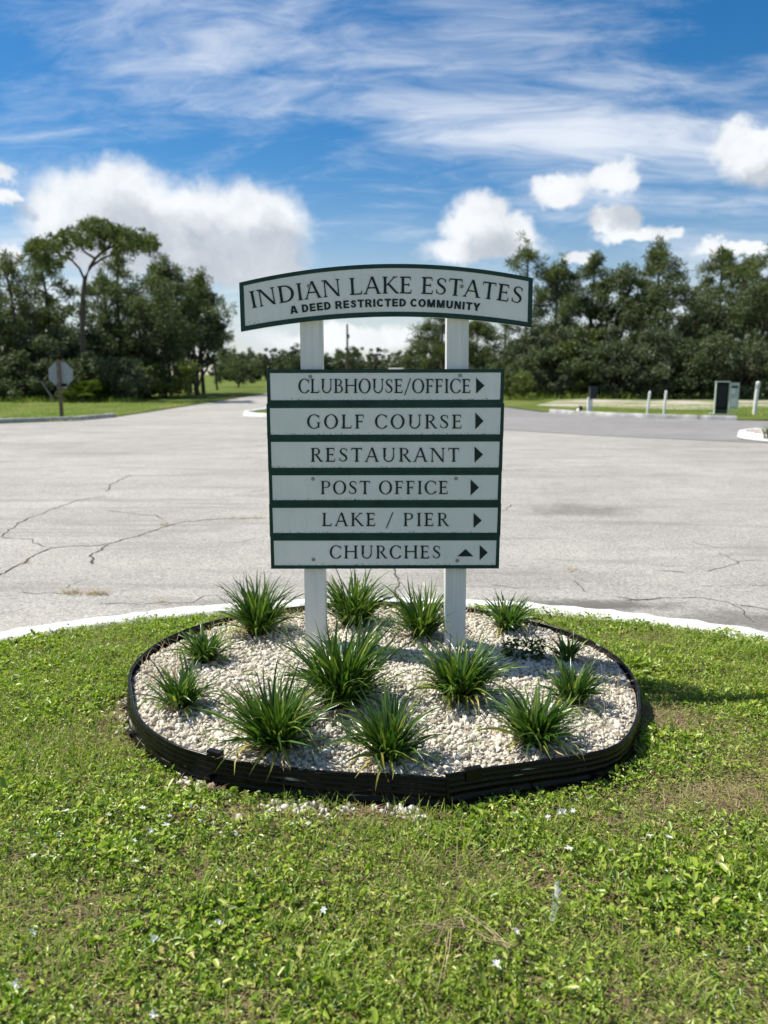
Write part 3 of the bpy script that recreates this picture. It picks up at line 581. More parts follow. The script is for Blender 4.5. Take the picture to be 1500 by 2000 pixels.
# dry wisps along the inside of the edging and seedlings in the gravel
parts = []; parts_g = []
for _ in range(900):
    t_ = rng.uniform(0, 2 * np.pi); rel = rng.uniform(0.80, 0.97)
    back = 0.5 + 0.5 * math.cos(t_ - R(125)); right = math.exp(-((math.atan2(math.sin(t_ + R(5)), math.cos(t_ + R(5)))) / 0.5) ** 2)
    if rng.uniform() > max(back ** 2 * 0.9, right * 0.5): continue
    q = np.interp(t_, ang_s, rad_s, period=2 * np.pi) * rel; x, y = ctr[0] + q * math.cos(t_), ctr[1] + q * math.sin(t_)
    m_ = rng.randint(1, 4); base = np.stack([np.full(m_, x) + rng.normal(0, .01, m_), np.full(m_, y) + rng.normal(0, .01, m_), np.full(m_, bed_z(np.array([x]), np.array([y]))[0])], -1)
    parts.append(strap_blades(base, rng.uniform(0, 6.3, m_), rng.uniform(0.05, 0.15, m_), rng.uniform(0.1, 1.3, m_), rng.uniform(0.6, 2.0, m_), rng.uniform(0.0015, 0.004, m_), 3))
tag(np_obj('dry_grass', *merge(parts), M['straw']), 'thin dry grass wisps along the inside of the edging', 'dry grass', kind='stuff')
for _ in range(60):
    t_ = rng.uniform(0, 6.28); q = np.interp(t_, ang_s, rad_s, period=2 * np.pi) * math.sqrt(rng.uniform(0.02, 0.85)); x, y = ctr[0] + q * math.cos(t_), ctr[1] + q * math.sin(t_); m_ = 5
    base = np.stack([x + rng.normal(0, .012, m_), y + rng.normal(0, .012, m_), np.full(m_, bed_z(np.array([x]), np.array([y]))[0])], -1)
    parts_g.append(strap_blades(base, rng.uniform(0, 6.3, m_), rng.uniform(0.02, 0.07, m_), rng.uniform(0.2, 1.2, m_), rng.uniform(0.8, 1.7, m_), rng.uniform(0.003, 0.006, m_), 3))
for cx_, cy_, m_ in [(745, 1285, 120), (470, 1235, 40), (690, 1265, 60), (560, 1450, 20)]:
    c0 = at_z(cx_, cy_, 0.12); pos = np.stack([c0.x + rng.normal(0, 0.07, m_), c0.y + rng.normal(0, 0.05, m_), np.full(m_, 0.118) + rng.uniform(0, 0.025, m_)], -1)
    parts_g.append(strap_blades(pos, rng.uniform(0, 6.3, m_), rng.uniform(0.02, 0.05, m_), rng.uniform(0.5, 1.4, m_), rng.uniform(0.9, 1.7, m_), rng.uniform(0.004, 0.009, m_), 3))
tag(np_obj('seedlings', *merge(parts_g), M['blade']), 'small green weed seedlings scattered through the gravel', 'weeds', kind='stuff')

# ------------------------------------------------------------------ lawn cover
rng = np.random.RandomState(31)
bare = [(1330,1420,0.26,0.09,0.65), (1420,1560,0.30,0.13,0.78), (1500,1480,0.30,0.14,0.45), (235,1400,0.10,0.16,0.85), (225,1455,0.14,0.07,0.6), (560,1592,0.36,0.045,0.75), (760,1595,0.25,0.035,0.7), (1290,1400,0.16,0.12,0.7), (380,1545,0.10,0.06,0.7), (1230,1500,0.2,0.05,0.4), (490,1975,0.10,0.06,0.6), (150,1800,0.16,0.06,0.35), (950,1700,0.25,0.07,0.3), (1150,1730,0.25,0.05,0.35)]
bare_w = [(at_z(x, y, 0), rx, ry, s) for x, y, rx, ry, s in bare]
def noise2(x, y, s, seed):
    r_ = np.random.RandomState(seed); out = np.zeros_like(x)
    for o_ in range(5):
        kx, ky = r_.normal(0, s * 1.6 ** o_, 2), r_.normal(0, s * 1.6 ** o_, 2); ph = r_.uniform(0, 6.3, 4)
        out += (np.sin(kx[0] * x + ky[0] * y + ph[0]) * np.cos(kx[1] * x - ky[1] * y + ph[1])) / 1.35 ** o_
    return out
def lawn_points(n, full=True, bare_k=1.0):
    """more where the camera is near, thinner towards the sides"""
    y = rng.uniform(0.75, 4.78, n); x = rng.uniform(-3.7, 3.7, n); r_ = np.hypot(x, y - ISL_C[1])
    ok = ((y < ISL_C[1]) | (r_ < ISL_R - 0.10)) & (bed_rel(x, y) > 1.028 + 0.012 * noise2(x, y, 12, 2))
    depth = y * math.cos(PITCH) + CAM_H * math.sin(PITCH); inside = np.abs(x) < depth * 0.5 + 0.35
    out = np.clip(np.abs(x) - depth * 0.5 - 0.3, 0, 9) + np.clip(1.25 - y, 0, 9); ok &= rng.uniform(size=n) < np.clip(1.0 - 0.8 * out, 0.17, 1.0)
    dens = np.ones(n)
    for c_, rx, ry, s in bare_w:
        q = ((x - c_.x) / rx) ** 2 + ((y - c_.y) / ry) ** 2 + 0.45 * noise2(x, y, 14, 3); dens *= 1 - s * bare_k * np.clip(1.45 - q, 0, 1)
    dens *= np.clip(1.12 + 0.20 * noise2(x, y, 4.5, 5), 0.5, 1)
    ok &= rng.uniform(size=n) < dens; return x[ok], y[ok]
# broad-leaved creeping weeds: sprigs of three to six small leaves
x, y = lawn_points(165000); n = len(x); parts = []; ht = np.clip(0.020 + 0.013 * noise2(x, y, 6, 9), 0.004, 0.055) * rng.uniform(0.3, 1.35, n)
big = np.clip(0.95 + 0.22 * noise2(x, y, 3.1, 11), 0.6, 1.4)
for kk in range(4):
    m_ = rng.uniform(size=n) < (1.0, 1.0, 0.85, 0.55)[kk]; az_ = rng.uniform(0, 2 * np.pi, n)[m_] ; nn_ = m_.sum()
    pos = np.stack([x[m_] + rng.normal(0, 0.006, nn_), y[m_] + rng.normal(0, 0.006, nn_), ht[m_] + rng.normal(0, 0.004, nn_)], -1)
    L = np.clip(rng.lognormal(math.log(0.0132), 0.40, nn_), 0.008, 0.036) * big[m_]
    parts.append(leaf_arrays(pos, az_, rng.normal(0.25, 0.50, nn_), rng.normal(0, 0.50, nn_), L, L * rng.uniform(0.28, 0.58, nn_)))
tag(np_obj('lawn_weeds', *merge(parts), M['weedleaf']), 'low broad-leaved creeping weeds covering the lawn', 'ground cover', kind='stuff')
# grass blades among them
x, y = lawn_points(92000, bare_k=0.6); n = len(x); tall = np.clip(1 + 0.5 * noise2(x, y, 2.2, 14), 0.3, 2.0)
v, f = strap_blades(np.stack([x, y, np.zeros(n)], -1), rng.uniform(0, 6.3, n), rng.uniform(0.025, 0.068, n) * tall, rng.uniform(0.1, 0.9, n), rng.uniform(0.7, 1.8, n), rng.uniform(0.0022, 0.0048, n), 2)
tag(np_obj('lawn_grass', v, f, M['blade']), 'mown green grass blades growing between the lawn weeds', 'grass', kind='stuff')
tufts = []
for px, py, n, Lm in [(395,1760,26,.10),(620,1925,34,.10),(690,1960,30,.11),(1050,1620,24,.08),(1490,1690,34,.12),(1475,1740,24,.10),(930,1790,22,.10),(1180,1720,26,.08),(820,1700,20,.09),(1030,1755,20,.08),(560,1830,22,.09),(250,1900,26,.09),(1340,1960,24,.09),(120,1700,20,.08),(820,1840,26,.09),(1240,1900,20,.08),(600,1650,20,.07)]:
    c_ = at_z(px, py, 0); b_ = np.stack([c_.x + rng.normal(0, .022, n), c_.y + rng.normal(0, .022, n), np.zeros(n)], -1)
    tufts.append(strap_blades(b_, rng.uniform(0, 6.3, n), Lm * rng.uniform(0.5, 1.1, n), rng.uniform(0.1, 0.8, n), rng.uniform(0.7, 1.7, n), rng.uniform(0.003, 0.006, n), 5))
tag(np_obj('grass_tufts', *merge(tufts), M['blade']), 'longer coarse grass tufts sticking out of the lawn', 'grass', kind='stuff')
x, y = lawn_points(80000, bare_k=0.0); n = len(x)
ex, ey = [], []
for c_, rx, ry, s_ in bare_w:                     # dead stems matted on the bare patches
    m_ = int(9000 * rx * ry * 3.14 * s_); ex.append(c_.x + rng.normal(0, rx * 0.55, m_)); ey.append(c_.y + rng.normal(0, ry * 0.55, m_))
ex, ey = np.concatenate(ex), np.concatenate(ey); ok = bed_rel(ex, ey) > 1.02; x, y = np.r_[x, ex[ok]], np.r_[y, ey[ok]]; n = len(x)
v, f = chips(np.stack([x, y, rng.uniform(0.0, 0.014, n)], -1), rng.uniform(0, 6.3, n), rng.uniform(0.015, 0.055, n), rng.uniform(1.2, 1.62, n), rng.uniform(0.0012, 0.0032, n))
tag(np_obj('thatch', v, f, M['thatch']), 'dry brown thatch and clippings lying in the lawn', 'thatch', kind='stuff')

# white star flowers
fl = [(61,1823),(33,1921),(66,1672),(87,1654),(87,1673),(261,1643),(264,1684),(317,1598),(329,1595),(324,1613),(427,1701),(370,1574),(278,1580),(212,1593),(294,1623),(128,1585),(112,1631),(301,1981),(299,1835),(633,1778),(425,1802),(1111,1659),(1192,1662),(1024,1602),(1008,1590),(1070,1597),(1091,1586),(1100,1586),(1121,1584),(1126,1564),(1154,1560),(1155,1641),(1007,1820),(969,1885),(1374,1867),(1462,1855),(1306,1637),(1269,1634),(522,1597)]
def petal_mesh(i):
    rg = np.random.RandomState(i); n = 6; a0 = np.arange(n) * 2 * np.pi / n + rg.normal(0, 0.12, n)
    v, f = leaf_arrays(np.zeros((n, 3)), a0, np.full(n, 0.42) + rg.normal(0, 0.15, n), rg.normal(0, 0.1, n), np.full(n, 0.0125) * rg.uniform(0.85, 1.1, n), np.full(n, 0.0055))
    return np_mesh('petals', v, f, M['petal'])
pm = [petal_mesh(i) for i in range(4)]
v, f = tube_arrays([([(0, 0, -0.05), (0.002, 0, -0.025), (0, 0, 0)], [0.0008, 0.0008, 0.0008])], 5); stem_me = np_mesh('stem', v, f, M['blade'])
bm = bmesh.new(); bmesh.ops.create_icosphere(bm, subdivisions=1, radius=0.0022); eye_me = bpy.data.meshes.new('eye'); bm.to_mesh(eye_me); bm.free(); eye_me.materials.append(M['yolk'])
for i, (px, py) in enumerate(fl):
    p = at_z(px, py, 0.045); e = empty('white_flower', p, rng.uniform(0, 6)); e.rotation_euler = (rng.normal(0, 0.35) + 0.35, rng.normal(0, 0.35) - 0.2, rng.uniform(0, 6)); e.scale = (1, 1, 1) if i % 3 else (1.25, 1.25, 1.25)
    tag(e, 'tiny white star-shaped flower standing in the lawn', 'flower', 'white flowers in the lawn')
    for nm, me in (('petals', pm[i % 4]), ('stem', stem_me), ('eye', eye_me)): link(bpy.data.objects.new(nm, me), e)
# dry branched stalk and a scrap of clear plastic on the lawn
p0 = at_z(860, 1812, 0.03); st = empty('dry_seed_stalk', p0); tag(st, 'straw-coloured branched dry stalk lying on the lawn', 'dry stalk')
paths = []
for x0, y0, x1, y1, n in [(1000,1848,905,1800,4), (905,1800,812,1820,5), (880,1808,905,1797,2), (880,1808,862,1920,3), (990,1850,880,1810,3), (905,1800,868,1790,2), (870,1812,806,1808,3)]:
    for _ in range(n):
        a_ = at_z(x0 + rng.normal(0, 5), y0 + rng.normal(0, 5), 0.045) - p0; b_ = at_z(x1 + rng.normal(0, 22), y1 + rng.normal(0, 16), 0.04) - p0; mid = (a_ + b_) / 2 + Vector((rng.normal(0, .010), rng.normal(0, .010), rng.uniform(0.002, .012)))
        q1 = a_.lerp(mid, 0.5) + Vector((0, 0, .004)); q2 = b_.lerp(mid, 0.5) + Vector((0, 0, .004)); paths.append(([a_[:], q1[:], mid[:], q2[:], b_[:]], [0.0012, 0.0012, 0.0011, 0.0010, 0.0006]))
np_obj('stalks', *tube_arrays(paths, 4), M['straw'], st)
p0 = at_z(1078, 1765, 0.02); gx_, gy_ = np.meshgrid(np.linspace(0, 1, 14), np.linspace(0, 1, 8), indexing='ij'); rg = np.random.RandomState(2)
V = np.stack([-0.020 + gx_ * 0.045 + 0.007 * np.sin(gy_ * 7 + gx_ * 9) + rg.normal(0, .0015, gx_.shape), -0.075 + gx_ * 0.11 + 0.012 * np.cos(gy_ * 9) - gy_ * 0.02, 0.03 + 0.018 * np.sin(gx_ * 5 + gy_ * 6) + 0.02 * gy_ * gx_ + rg.normal(0, .002, gx_.shape)], -1)
b = np.arange(13)[:, None] * 8 + np.arange(7)[None, :]; o = np_obj('plastic_scrap', V.reshape(-1, 3), np.stack([b, b + 1, b + 9, b + 8], -1).reshape(-1, 4), M['film'], None, True); o.location = p0
tag(o, 'crumpled scrap of clear plastic film caught in the grass', 'litter')

# ------------------------------------------------------------------ the sign
SY = 3.65                                   # middle of the posts
FRONT = SY - 0.0508 - 0.024                 # front plane of the boards
sign = empty('directory_sign', (0, SY, 0)); tag(sign, 'green and white directory sign on two white posts in the gravel bed', 'sign')
S0 = Vector((0, SY, 0))
def on(px, py, Y): return at_y(px, py, Y) - S0
for px0, px1, px2, px3 in [(587.5, 627.0, 597.5, 634.5), (874.5, 913.5, 872.0, 909.5)]:
    c_top = at_y((px0 + px1) / 2, 640, SY - 0.0508).x; c_bot = at_y((px2 + px3) / 2, 1240, SY - 0.0508).x; hw = 0.0500
    bm = bmesh.new(); zt = 1.74
    fr = [Vector((c_bot - hw, -0.0508, -0.2)), Vector((c_bot + hw, -0.0508, -0.2)), Vector((c_top + hw, -0.0508, zt)), Vector((c_top - hw, -0.0508, zt))]
    add_prism(bm, fr, [v + Vector((0, 0.1016, 0)) for v in fr]); bm_obj('post', bm, M['post'], sign, bevel=0.006)

# --- serif capitals drawn as strokes; cap height 1
T, t_ = 0.165, 0.074
def poly(*p): return [list(p)]
def rect(x0, y0, x1, y1): return [[(x0, y0), (x1, y0), (x1, y1), (x0, y1)]]
def serif(xc, y, hw, up):                    # bracketed serif under (up=1) or over (up=-1) a stem
    s = 0.034
    return [[(xc - hw, y), (xc + hw, y), (xc + hw, y + up * s * 0.8), (xc + hw * 0.5, y + up * s * 1.9), (xc - hw * 0.5, y + up * s * 1.9), (xc - hw, y + up * s * 0.8)]]
def stem(x, w_=T, y0=0.0, y1=1.0, top=True, bot=True, ov=0.075):
    o = [[(x, y0), (x + w_, y0), (x + w_ * 0.94, (y0 + y1) / 2), (x + w_, y1), (x, y1), (x + w_ * 0.06, (y0 + y1) / 2)]]
    if top: o += serif(x + w_ / 2, y1, w_ / 2 + ov, -1)
    if bot: o += serif(x + w_ / 2, y0, w_ / 2 + ov, 1)
    return o
def ring(cx, cy, rx, ry, a0, a1, Tm=T, tm=t_, skew=0.0, n=22):
    out = []
    for i in range(n):
        q = []
        for a, inner in ((a0 + (a1 - a0) * i / n, 0), (a0 + (a1 - a0) * (i + 1) / n, 0), (a0 + (a1 - a0) * (i + 1) / n, 1), (a0 + (a1 - a0) * i / n, 1)):
            rxx, ryy = (rx - Tm, ry - tm) if inner else (rx, ry); ai = R(a + (skew if inner else 0))
            q.append((cx + rxx * math.cos(ai), cy + ryy * math.sin(ai)))
        out.append(q)
    return out
def diag(x0, y0, x1, y1, w_): return [[(x0 - w_ / 2, y0), (x0 + w_ / 2, y0), (x1 + w_ / 2, y1), (x1 - w_ / 2, y1)]]
def pen(pts, wd):
    p = np.array(pts, float); m = len(p); s = np.linspace(0, m - 1, 30); 
    q = np.stack([np.interp(s, np.arange(m), p[:, 0]), np.interp(s, np.arange(m), p[:, 1])], -1)
    for _ in range(3): q[1:-1] = (q[:-2] + 2 * q[1:-1] + q[2:]) / 4
    hw = np.interp(s, np.arange(m), wd) / 2; tt = unit(np.gradient(q, axis=0)); nn = np.stack([-tt[:, 1], tt[:, 0]], -1)
    return [[tuple(q[i] - nn[i] * hw[i]), tuple(q[i + 1] - nn[i + 1] * hw[i + 1]), tuple(q[i + 1] + nn[i + 1] * hw[i + 1]), tuple(q[i] + nn[i] * hw[i])] for i in range(29)]
def bar(x0, x1, y, tick=0.0, side=0):        # thin arm with a flared end
    o = rect(x0, y - t_ / 2, x1, y + t_ / 2)
    if tick: o += poly((x1 - 0.035, y), (x1 + 0.015, y), (x1 + 0.028, y + tick), (x1 - 0.005, y + tick)) if side >= 0 else poly((x0 - 0.015, y), (x0 + 0.035, y), (x0 + 0.005, y + tick), (x0 - 0.028, y + tick))
    return o
G = {}
G['I'] = (0.46, stem(0.165))
G['N'] = (1.15, stem(0.15, 0.07, ov=0.08, top=False) + serif(0.13, 1.0, 0.12, -1) + diag(0.21, 1.0, 0.965, 0.0, 0.165) + stem(0.93, 0.07, 0.0, 1.0, bot=False, ov=0.085))
G['D'] = (1.07, stem(0.15) + ring(0.44, 0.5, 0.56, 0.5, -90, 90) + rect(0.2, 0.0, 0.45, t_) + rect(0.2, 1 - t_, 0.45, 1.0))
G['A'] = (1.06, diag(0.12, 0.0, 0.52, 1.0, 0.072) + diag(0.90, 0.0, 0.535, 1.03, 0.15) + rect(0.25, 0.33, 0.79, 0.33 + t_) + serif(0.12, 0, 0.12, 1) + serif(0.91, 0, 0.14, 1))
G['L'] = (0.84, stem(0.14, bot=False) + rect(0.06, 0, 0.70, t_) + poly((0.66, 0), (0.74, 0), (0.79, 0.22), (0.755, 0.22)))
G['K'] = (1.02, stem(0.13) + diag(0.27, 0.46, 0.80, 1.0, 0.085) + diag(0.93, 0.0, 0.40, 0.585, 0.165) + serif(0.80, 1.0, 0.14, -1) + serif(0.93, 0, 0.10, 1))
G['E'] = (0.84, stem(0.14, top=False, bot=False) + bar(0.06, 0.70, t_ / 2, 0.20) + bar(0.06, 0.66, 1 - t_ / 2, -0.18) + bar(0.2, 0.58, 0.52) + rect(0.56, 0.43, 0.60, 0.62))
G['F'] = (0.77, stem(0.14, top=False) + bar(0.06, 0.66, 1 - t_ / 2, -0.20) + bar(0.2, 0.56, 0.50) + rect(0.54, 0.41, 0.58, 0.60))
G['H'] = (1.16, stem(0.14) + stem(0.88) + rect(0.2, 0.50, 0.95, 0.50 + t_))
G['T'] = (0.88, stem(0.37, top=False) + rect(0.06, 1 - t_, 0.82, 1.0) + poly((0.06, 1), (0.10, 1), (0.085, 0.80), (0.05, 0.80)) + poly((0.78, 1), (0.82, 1), (0.83, 0.80), (0.795, 0.80)))
G['O'] = (1.12, ring(0.56, 0.5, 0.50, 0.525, 0, 360, T, 0.055, 9, 40))
G['C'] = (1.0, ring(0.56, 0.5, 0.50, 0.525, 42, 322, T, 0.055, 5, 34) + poly((0.885, 0.70), (0.925, 0.70), (0.935, 0.965), (0.90, 0.93)) + poly((0.90, 0.16), (0.965, 0.215), (0.945, 0.235), (0.85, 0.16)))
G['G'] = (1.09, ring(0.56, 0.5, 0.50, 0.525, 42, 305, T, 0.055, 5, 34) + stem(0.82, 0.125, 0.07, 0.44, bot=False, ov=0.08) + poly((0.885, 0.72), (0.925, 0.72), (0.935, 0.965), (0.90, 0.93)))
G['P'] = (0.85, stem(0.14) + ring(0.42, 0.735, 0.365, 0.265, -90, 90, 0.125, 0.05) + rect(0.2, 0.95, 0.43, 1.0) + rect(0.24, 0.47, 0.43, 0.52))
G['R'] = (0.95, stem(0.14) + ring(0.40, 0.745, 0.34, 0.255, -90, 90, 0.125, 0.05) + rect(0.2, 0.95, 0.41, 1.0) + rect(0.2, 0.49, 0.41, 0.54) + diag(0.83, 0.0, 0.43, 0.53, 0.15) + serif(0.87, 0.0, 0.075, 1))
G['B'] = (0.87, stem(0.14, top=False, bot=False, ov=0.07) + rect(0.06, 1 - t_ * .7, 0.2, 1) + rect(0.06, 0, 0.2, t_ * .7) + ring(0.40, 0.765, 0.31, 0.235, -90, 90, 0.115, 0.05) + ring(0.42, 0.285, 0.375, 0.285, -90, 90, 0.13, 0.05) + rect(0.2, 0.95, 0.41, 1.0) + rect(0.2, 0.525, 0.43, 0.575) + rect(0.2, 0.0, 0.43, 0.05))
G['U'] = (1.09, stem(0.16, T, 0.36, 1.0, bot=False) + ring(0.545, 0.38, 0.385, 0.40, 180, 360, 0.10, 0.075) + stem(0.86, 0.07, 0.36, 1.0, bot=False, ov=0.08))
G['S'] = (0.74, pen([(.60,.79),(.55,.92),(.38,.985),(.20,.93),(.125,.77),(.19,.63),(.36,.53),(.53,.42),(.61,.27),(.55,.10),(.36,.015),(.18,.05),(.085,.23)], [.035,.05,.055,.08,.115,.135,.145,.145,.12,.085,.055,.05,.03]) + poly((.575,.72),(.615,.72),(.60,.95),(.575,.93)) + poly((.07,.30),(.105,.30),(.125,.06),(.09,.08)))
G['/'] = (0.62, diag(0.06, -0.16, 0.56, 1.06, 0.075))
G[' '] = (0.40, [])
def serif_text(name, text, x0, x1, base, cap, parent, Y, depth=0.0022):
    """text from pixel x0 to x1; base(x) gives the baseline pixel, cap the capital height in pixels"""
    nat = sum(G[c][0] for c in text) - 0.10; want = (x1 - x0) / cap
    track = max(0.0, (want - nat) / (len(text) - 1)); sx = min(1.0, want / nat); cur = -0.05; cnt = 0
    for ch in text:
        wd_, pcs = G[ch]; xm = x0 + (cur + wd_ / 2) * cap * sx; sl = (base(xm + 2) - base(xm - 2)) / 4.0; ca, sa = math.cos(math.atan(sl)), math.sin(math.atan(sl)); by0 = base(xm); bm = bmesh.new()
        for pc in pcs:
            cnt += 1; yy = Y - depth - (cnt % 12) * 0.00006; fr = []
            for gx0, gy0 in pc:
                dx = (gx0 - wd_ / 2) * cap * sx; dy = -gy0 * cap; fr.append(on(xm + dx * ca - dy * sa, by0 + dx * sa + dy * ca, yy))
            add_prism(bm, fr, [v + Vector((0, depth + 0.002, 0)) for v in fr])
        cur += wd_ + track
        if pcs: bm_obj(name, bm, M['ink'], parent)
        else: bm.free()
def plate(name, corners, Y0, Y1, mat, parent, bevel=0.0):
    bm = bmesh.new(); add_prism(bm, [on(x, y, Y0) for x, y in corners], [on(x, y, Y0) + Vector((0, Y1 - Y0, 0)) for x, y in corners]); return bm_obj(name, bm, mat, parent, bevel=bevel)
def border(name, outer, inner, Y0, th, mat, parent):
    bm = bmesh.new(); n = len(outer); O = [on(x, y, Y0) for x, y in outer]; I = [on(x, y, Y0) for x, y in inner]; dv = Vector((0, th, 0))
    a = [bm.verts.new(v) for v in O]; b = [bm.verts.new(v) for v in I]; c = [bm.verts.new(v + dv) for v in O]; d = [bm.verts.new(v + dv) for v in I]
    for i in range(n):
        j = (i + 1) % n
        for q in ((a[i], a[j], b[j], b[i]), (c[i], d[i], d[j], c[j]), (a[i], c[i], c[j], a[j]), (b[i], b[j], d[j], d[i])): bm.faces.new(q)
    return bm_obj(name, bm, mat, parent, bevel=0.0012)
def bolt(px, py, parent, Y):
    p = on(px, py, Y); paths = [([p, p + Vector((0, -0.0035, 0))], [0.0085, 0.0085]), ]
    bm = bmesh.new(); m = Matrix.Translation(p + Vector((0, -0.001, 0))) @ Matrix.Rotation(R(90), 4, 'X')
    bmesh.ops.create_cone(bm, cap_ends=True, segments=14, radius1=0.0085, radius2=0.0085, depth=0.003, matrix=m)
    m2 = Matrix.Translation(p + Vector((0, -0.0045, 0))) @ Matrix.Rotation(R(90), 4, 'X') @ Matrix.Rotation(0.4, 4, 'Z')
    bmesh.ops.create_cone(bm, cap_ends=True, segments=6, radius1=0.0055, radius2=0.005, depth=0.005, matrix=m2); bm_obj('bolt', bm, M['bolt'], parent)
def tri(name, pts, parent, Y): return plate(name, pts, Y - 0.0022, Y + 0.001, M['ink'], parent)
def edges_x(y): f_ = (y - 721.5) / (1111 - 721.5); return 519.5 + (529 - 519.5) * f_, 986 + (975 - 986) * f_
rows = [721.5, 788.3, 855.8, 921.3, 984.6, 1048.6, 1111.0]
white = [(728.5, 781.5), (797, 849), (863, 913.6), (928.4, 976.8), (992, 1041), (1056, 1104.2)]
texts = [('CLUBHOUSE/OFFICE', 582.5, 920, 767.7, 27.6, (930, 946.5, 738, 768.5)), ('GOLF COURSE', 599.5, 903, 837, 27.2, (928.5, 944.5, 806, 838.5)), ('RESTAURANT', 606.5, 896.5, 902, 27, (927, 943.5, 872, 903.5)),
         ('POST OFFICE', 626, 876, 965.2, 25.8, (919.3, 935.6, 936.5, 967.6)), ('LAKE / PIER', 629, 876, 1027.7, 25.8, (925, 941, 1002, 1031)), ('CHURCHES', 643.7, 861, 1091, 25.2, (937, 952.5, 1064.5, 1094))]
bolts = {0: [(606, 735.5), (899, 733.5)], 3: [(611, 935.5), (890.7, 934.8)], 5: [(612, 1093), (893, 1095)]}
offs = [-0.9, 0.9, 0.4, -0.2, 0.5, -0.4]
names = ['top board reading CLUBHOUSE/OFFICE with mildew along its lower edge', 'board reading GOLF COURSE with right arrow', 'board reading RESTAURANT with right arrow', 'board reading POST OFFICE with right arrow and two bolts', 'board reading LAKE / PIER with right arrow', 'lowest board reading CHURCHES with up and right arrows']
for i in range(6):
    ya, yb = rows[i] + (0.12 if i else 0), rows[i + 1] - 0.12; (la, ra), (lb, rb_) = edges_x(ya), edges_x(yb); o_ = offs[i]; sk = (-0.9, -0.75, -0.6, -0.5, -0.5, -0.5)[i]
    out = [(la - o_, ya - sk * 0.3), (ra + o_, ya + sk), (rb_ + o_, yb + sk), (lb - o_, yb - sk * 0.3)]; wa, wb = white[i]; e = 6.6
    inn = [(la - o_ + e, wa - sk * 0.3), (ra + o_ - e, wa + sk), (rb_ + o_ - e, wb + sk), (lb - o_ + e, wb - sk * 0.3)]
    Y0 = FRONT + (i % 2) * 0.0006
    brd = plate('board', [(x, y) for x, y in out], Y0 + 0.0016, Y0 + 0.0236, M['green'], sign, bevel=0.0015); brd['label'] = names[i]
    plate('white_panel', [(x + (0.6 if q in (0, 3) else -0.6) * -1, y + (-0.6 if q < 2 else 0.6)) for q, (x, y) in enumerate(inn)], Y0 + 0.0006, Y0 + 0.004, M['face'], brd)
    border('border', out, inn, Y0 - 0.0008, 0.0030, M['green'], brd)
    tx, x0, x1, bl, cap, (ax0, ax1, ay0, ay1) = texts[i]
    serif_text('letter', tx, x0, x1, lambda x, b=bl: b, cap, brd, Y0 + 0.0006)
    tri('arrow', [(ax0, ay0), (ax1, (ay0 + ay1) / 2), (ax0, ay1)], brd, Y0 + 0.0006)
    if i == 5: tri('arrow', [(909.5, 1072.6), (924.8, 1086.8), (893.5, 1086.8)], brd, Y0 + 0.0006)
    for bp in bolts.get(i, []): bolt(*bp, brd, Y0 + 0.0006)
# arched board
def quad(p0, p1, p2):
    (x0, y0), (x1, y1), (x2, y2) = p0, p1, p2
    def f_(x): return y0 * (x - x1) * (x - x2) / ((x0 - x1) * (x0 - x2)) + y1 * (x - x0) * (x - x2) / ((x1 - x0) * (x1 - x2)) + y2 * (x - x0) * (x - x1) / ((x2 - x0) * (x2 - x1))
    return f_
topc = quad((467, 552), (750, 515.5), (1041, 543)); botc = quad((470.5, 648), (750, 618.5), (1038.5, 640)); NA = 36
xs_t = np.linspace(467, 1041, NA); xs_b = np.linspace(470.5, 1038.5, NA)
out = [(x, topc(x)) for x in xs_t] + [(x, botc(x)) for x in xs_b[::-1]]
bw = 8.6; xi_t = np.linspace(467 + bw, 1041 - bw, NA); xi_b = np.linspace(470.5 + bw - 0.5, 1038.5 - bw + 0.5, NA)
inn = [(x, topc(x) + 8.2) for x in xi_t] + [(x, botc(x) - 9.6) for x in xi_b[::-1]]
def strip_prism(name, outl, Y0, th, mat, parent):     # convex quads between the two curves
    bm = bmesh.new(); n = len(outl) // 2; up = [on(x, y, Y0) for x, y in outl[:n]]; dn = [on(x, y, Y0) for x, y in outl[n:]][::-1]; dv = Vector((0, th, 0))
    a = [bm.verts.new(v) for v in up]; b = [bm.verts.new(v) for v in dn]; c = [bm.verts.new(v + dv) for v in up]; d = [bm.verts.new(v + dv) for v in dn]
    for i in range(n - 1):
        for q in ((a[i], b[i], b[i+1], a[i+1]), (c[i], c[i+1], d[i+1], d[i]), (a[i], a[i+1], c[i+1], c[i]), (b[i], d[i], d[i+1], b[i+1])): bm.faces.new(q)
    bm.faces.new((a[0], c[0], d[0], b[0])); bm.faces.new((a[-1], b[-1], d[-1], c[-1])); return bm_obj(name, bm, mat, parent)
ab = strip_prism('board', out, FRONT + 0.0016, 0.022, M['core'], sign); ab['label'] = 'arched top board reading INDIAN LAKE ESTATES, A DEED RESTRICTED COMMUNITY'
strip_prism('white_panel', [(x, y) for x, y in inn], FRONT + 0.0004, 0.003, M['face'], ab)
border('border', out, inn, FRONT - 0.0012, 0.0034, M['green'], ab)
serif_text('letter', 'INDIAN LAKE ESTATES', 491, 1019, quad((501, 600.5), (751, 573.5), (1005, 591.5)), 33.2, ab, FRONT + 0.0004)
B_ = 0.27
def ds(x0, y0, x1, y1, w_=0.29): return diag(x0, y0, x1, y1, w_)
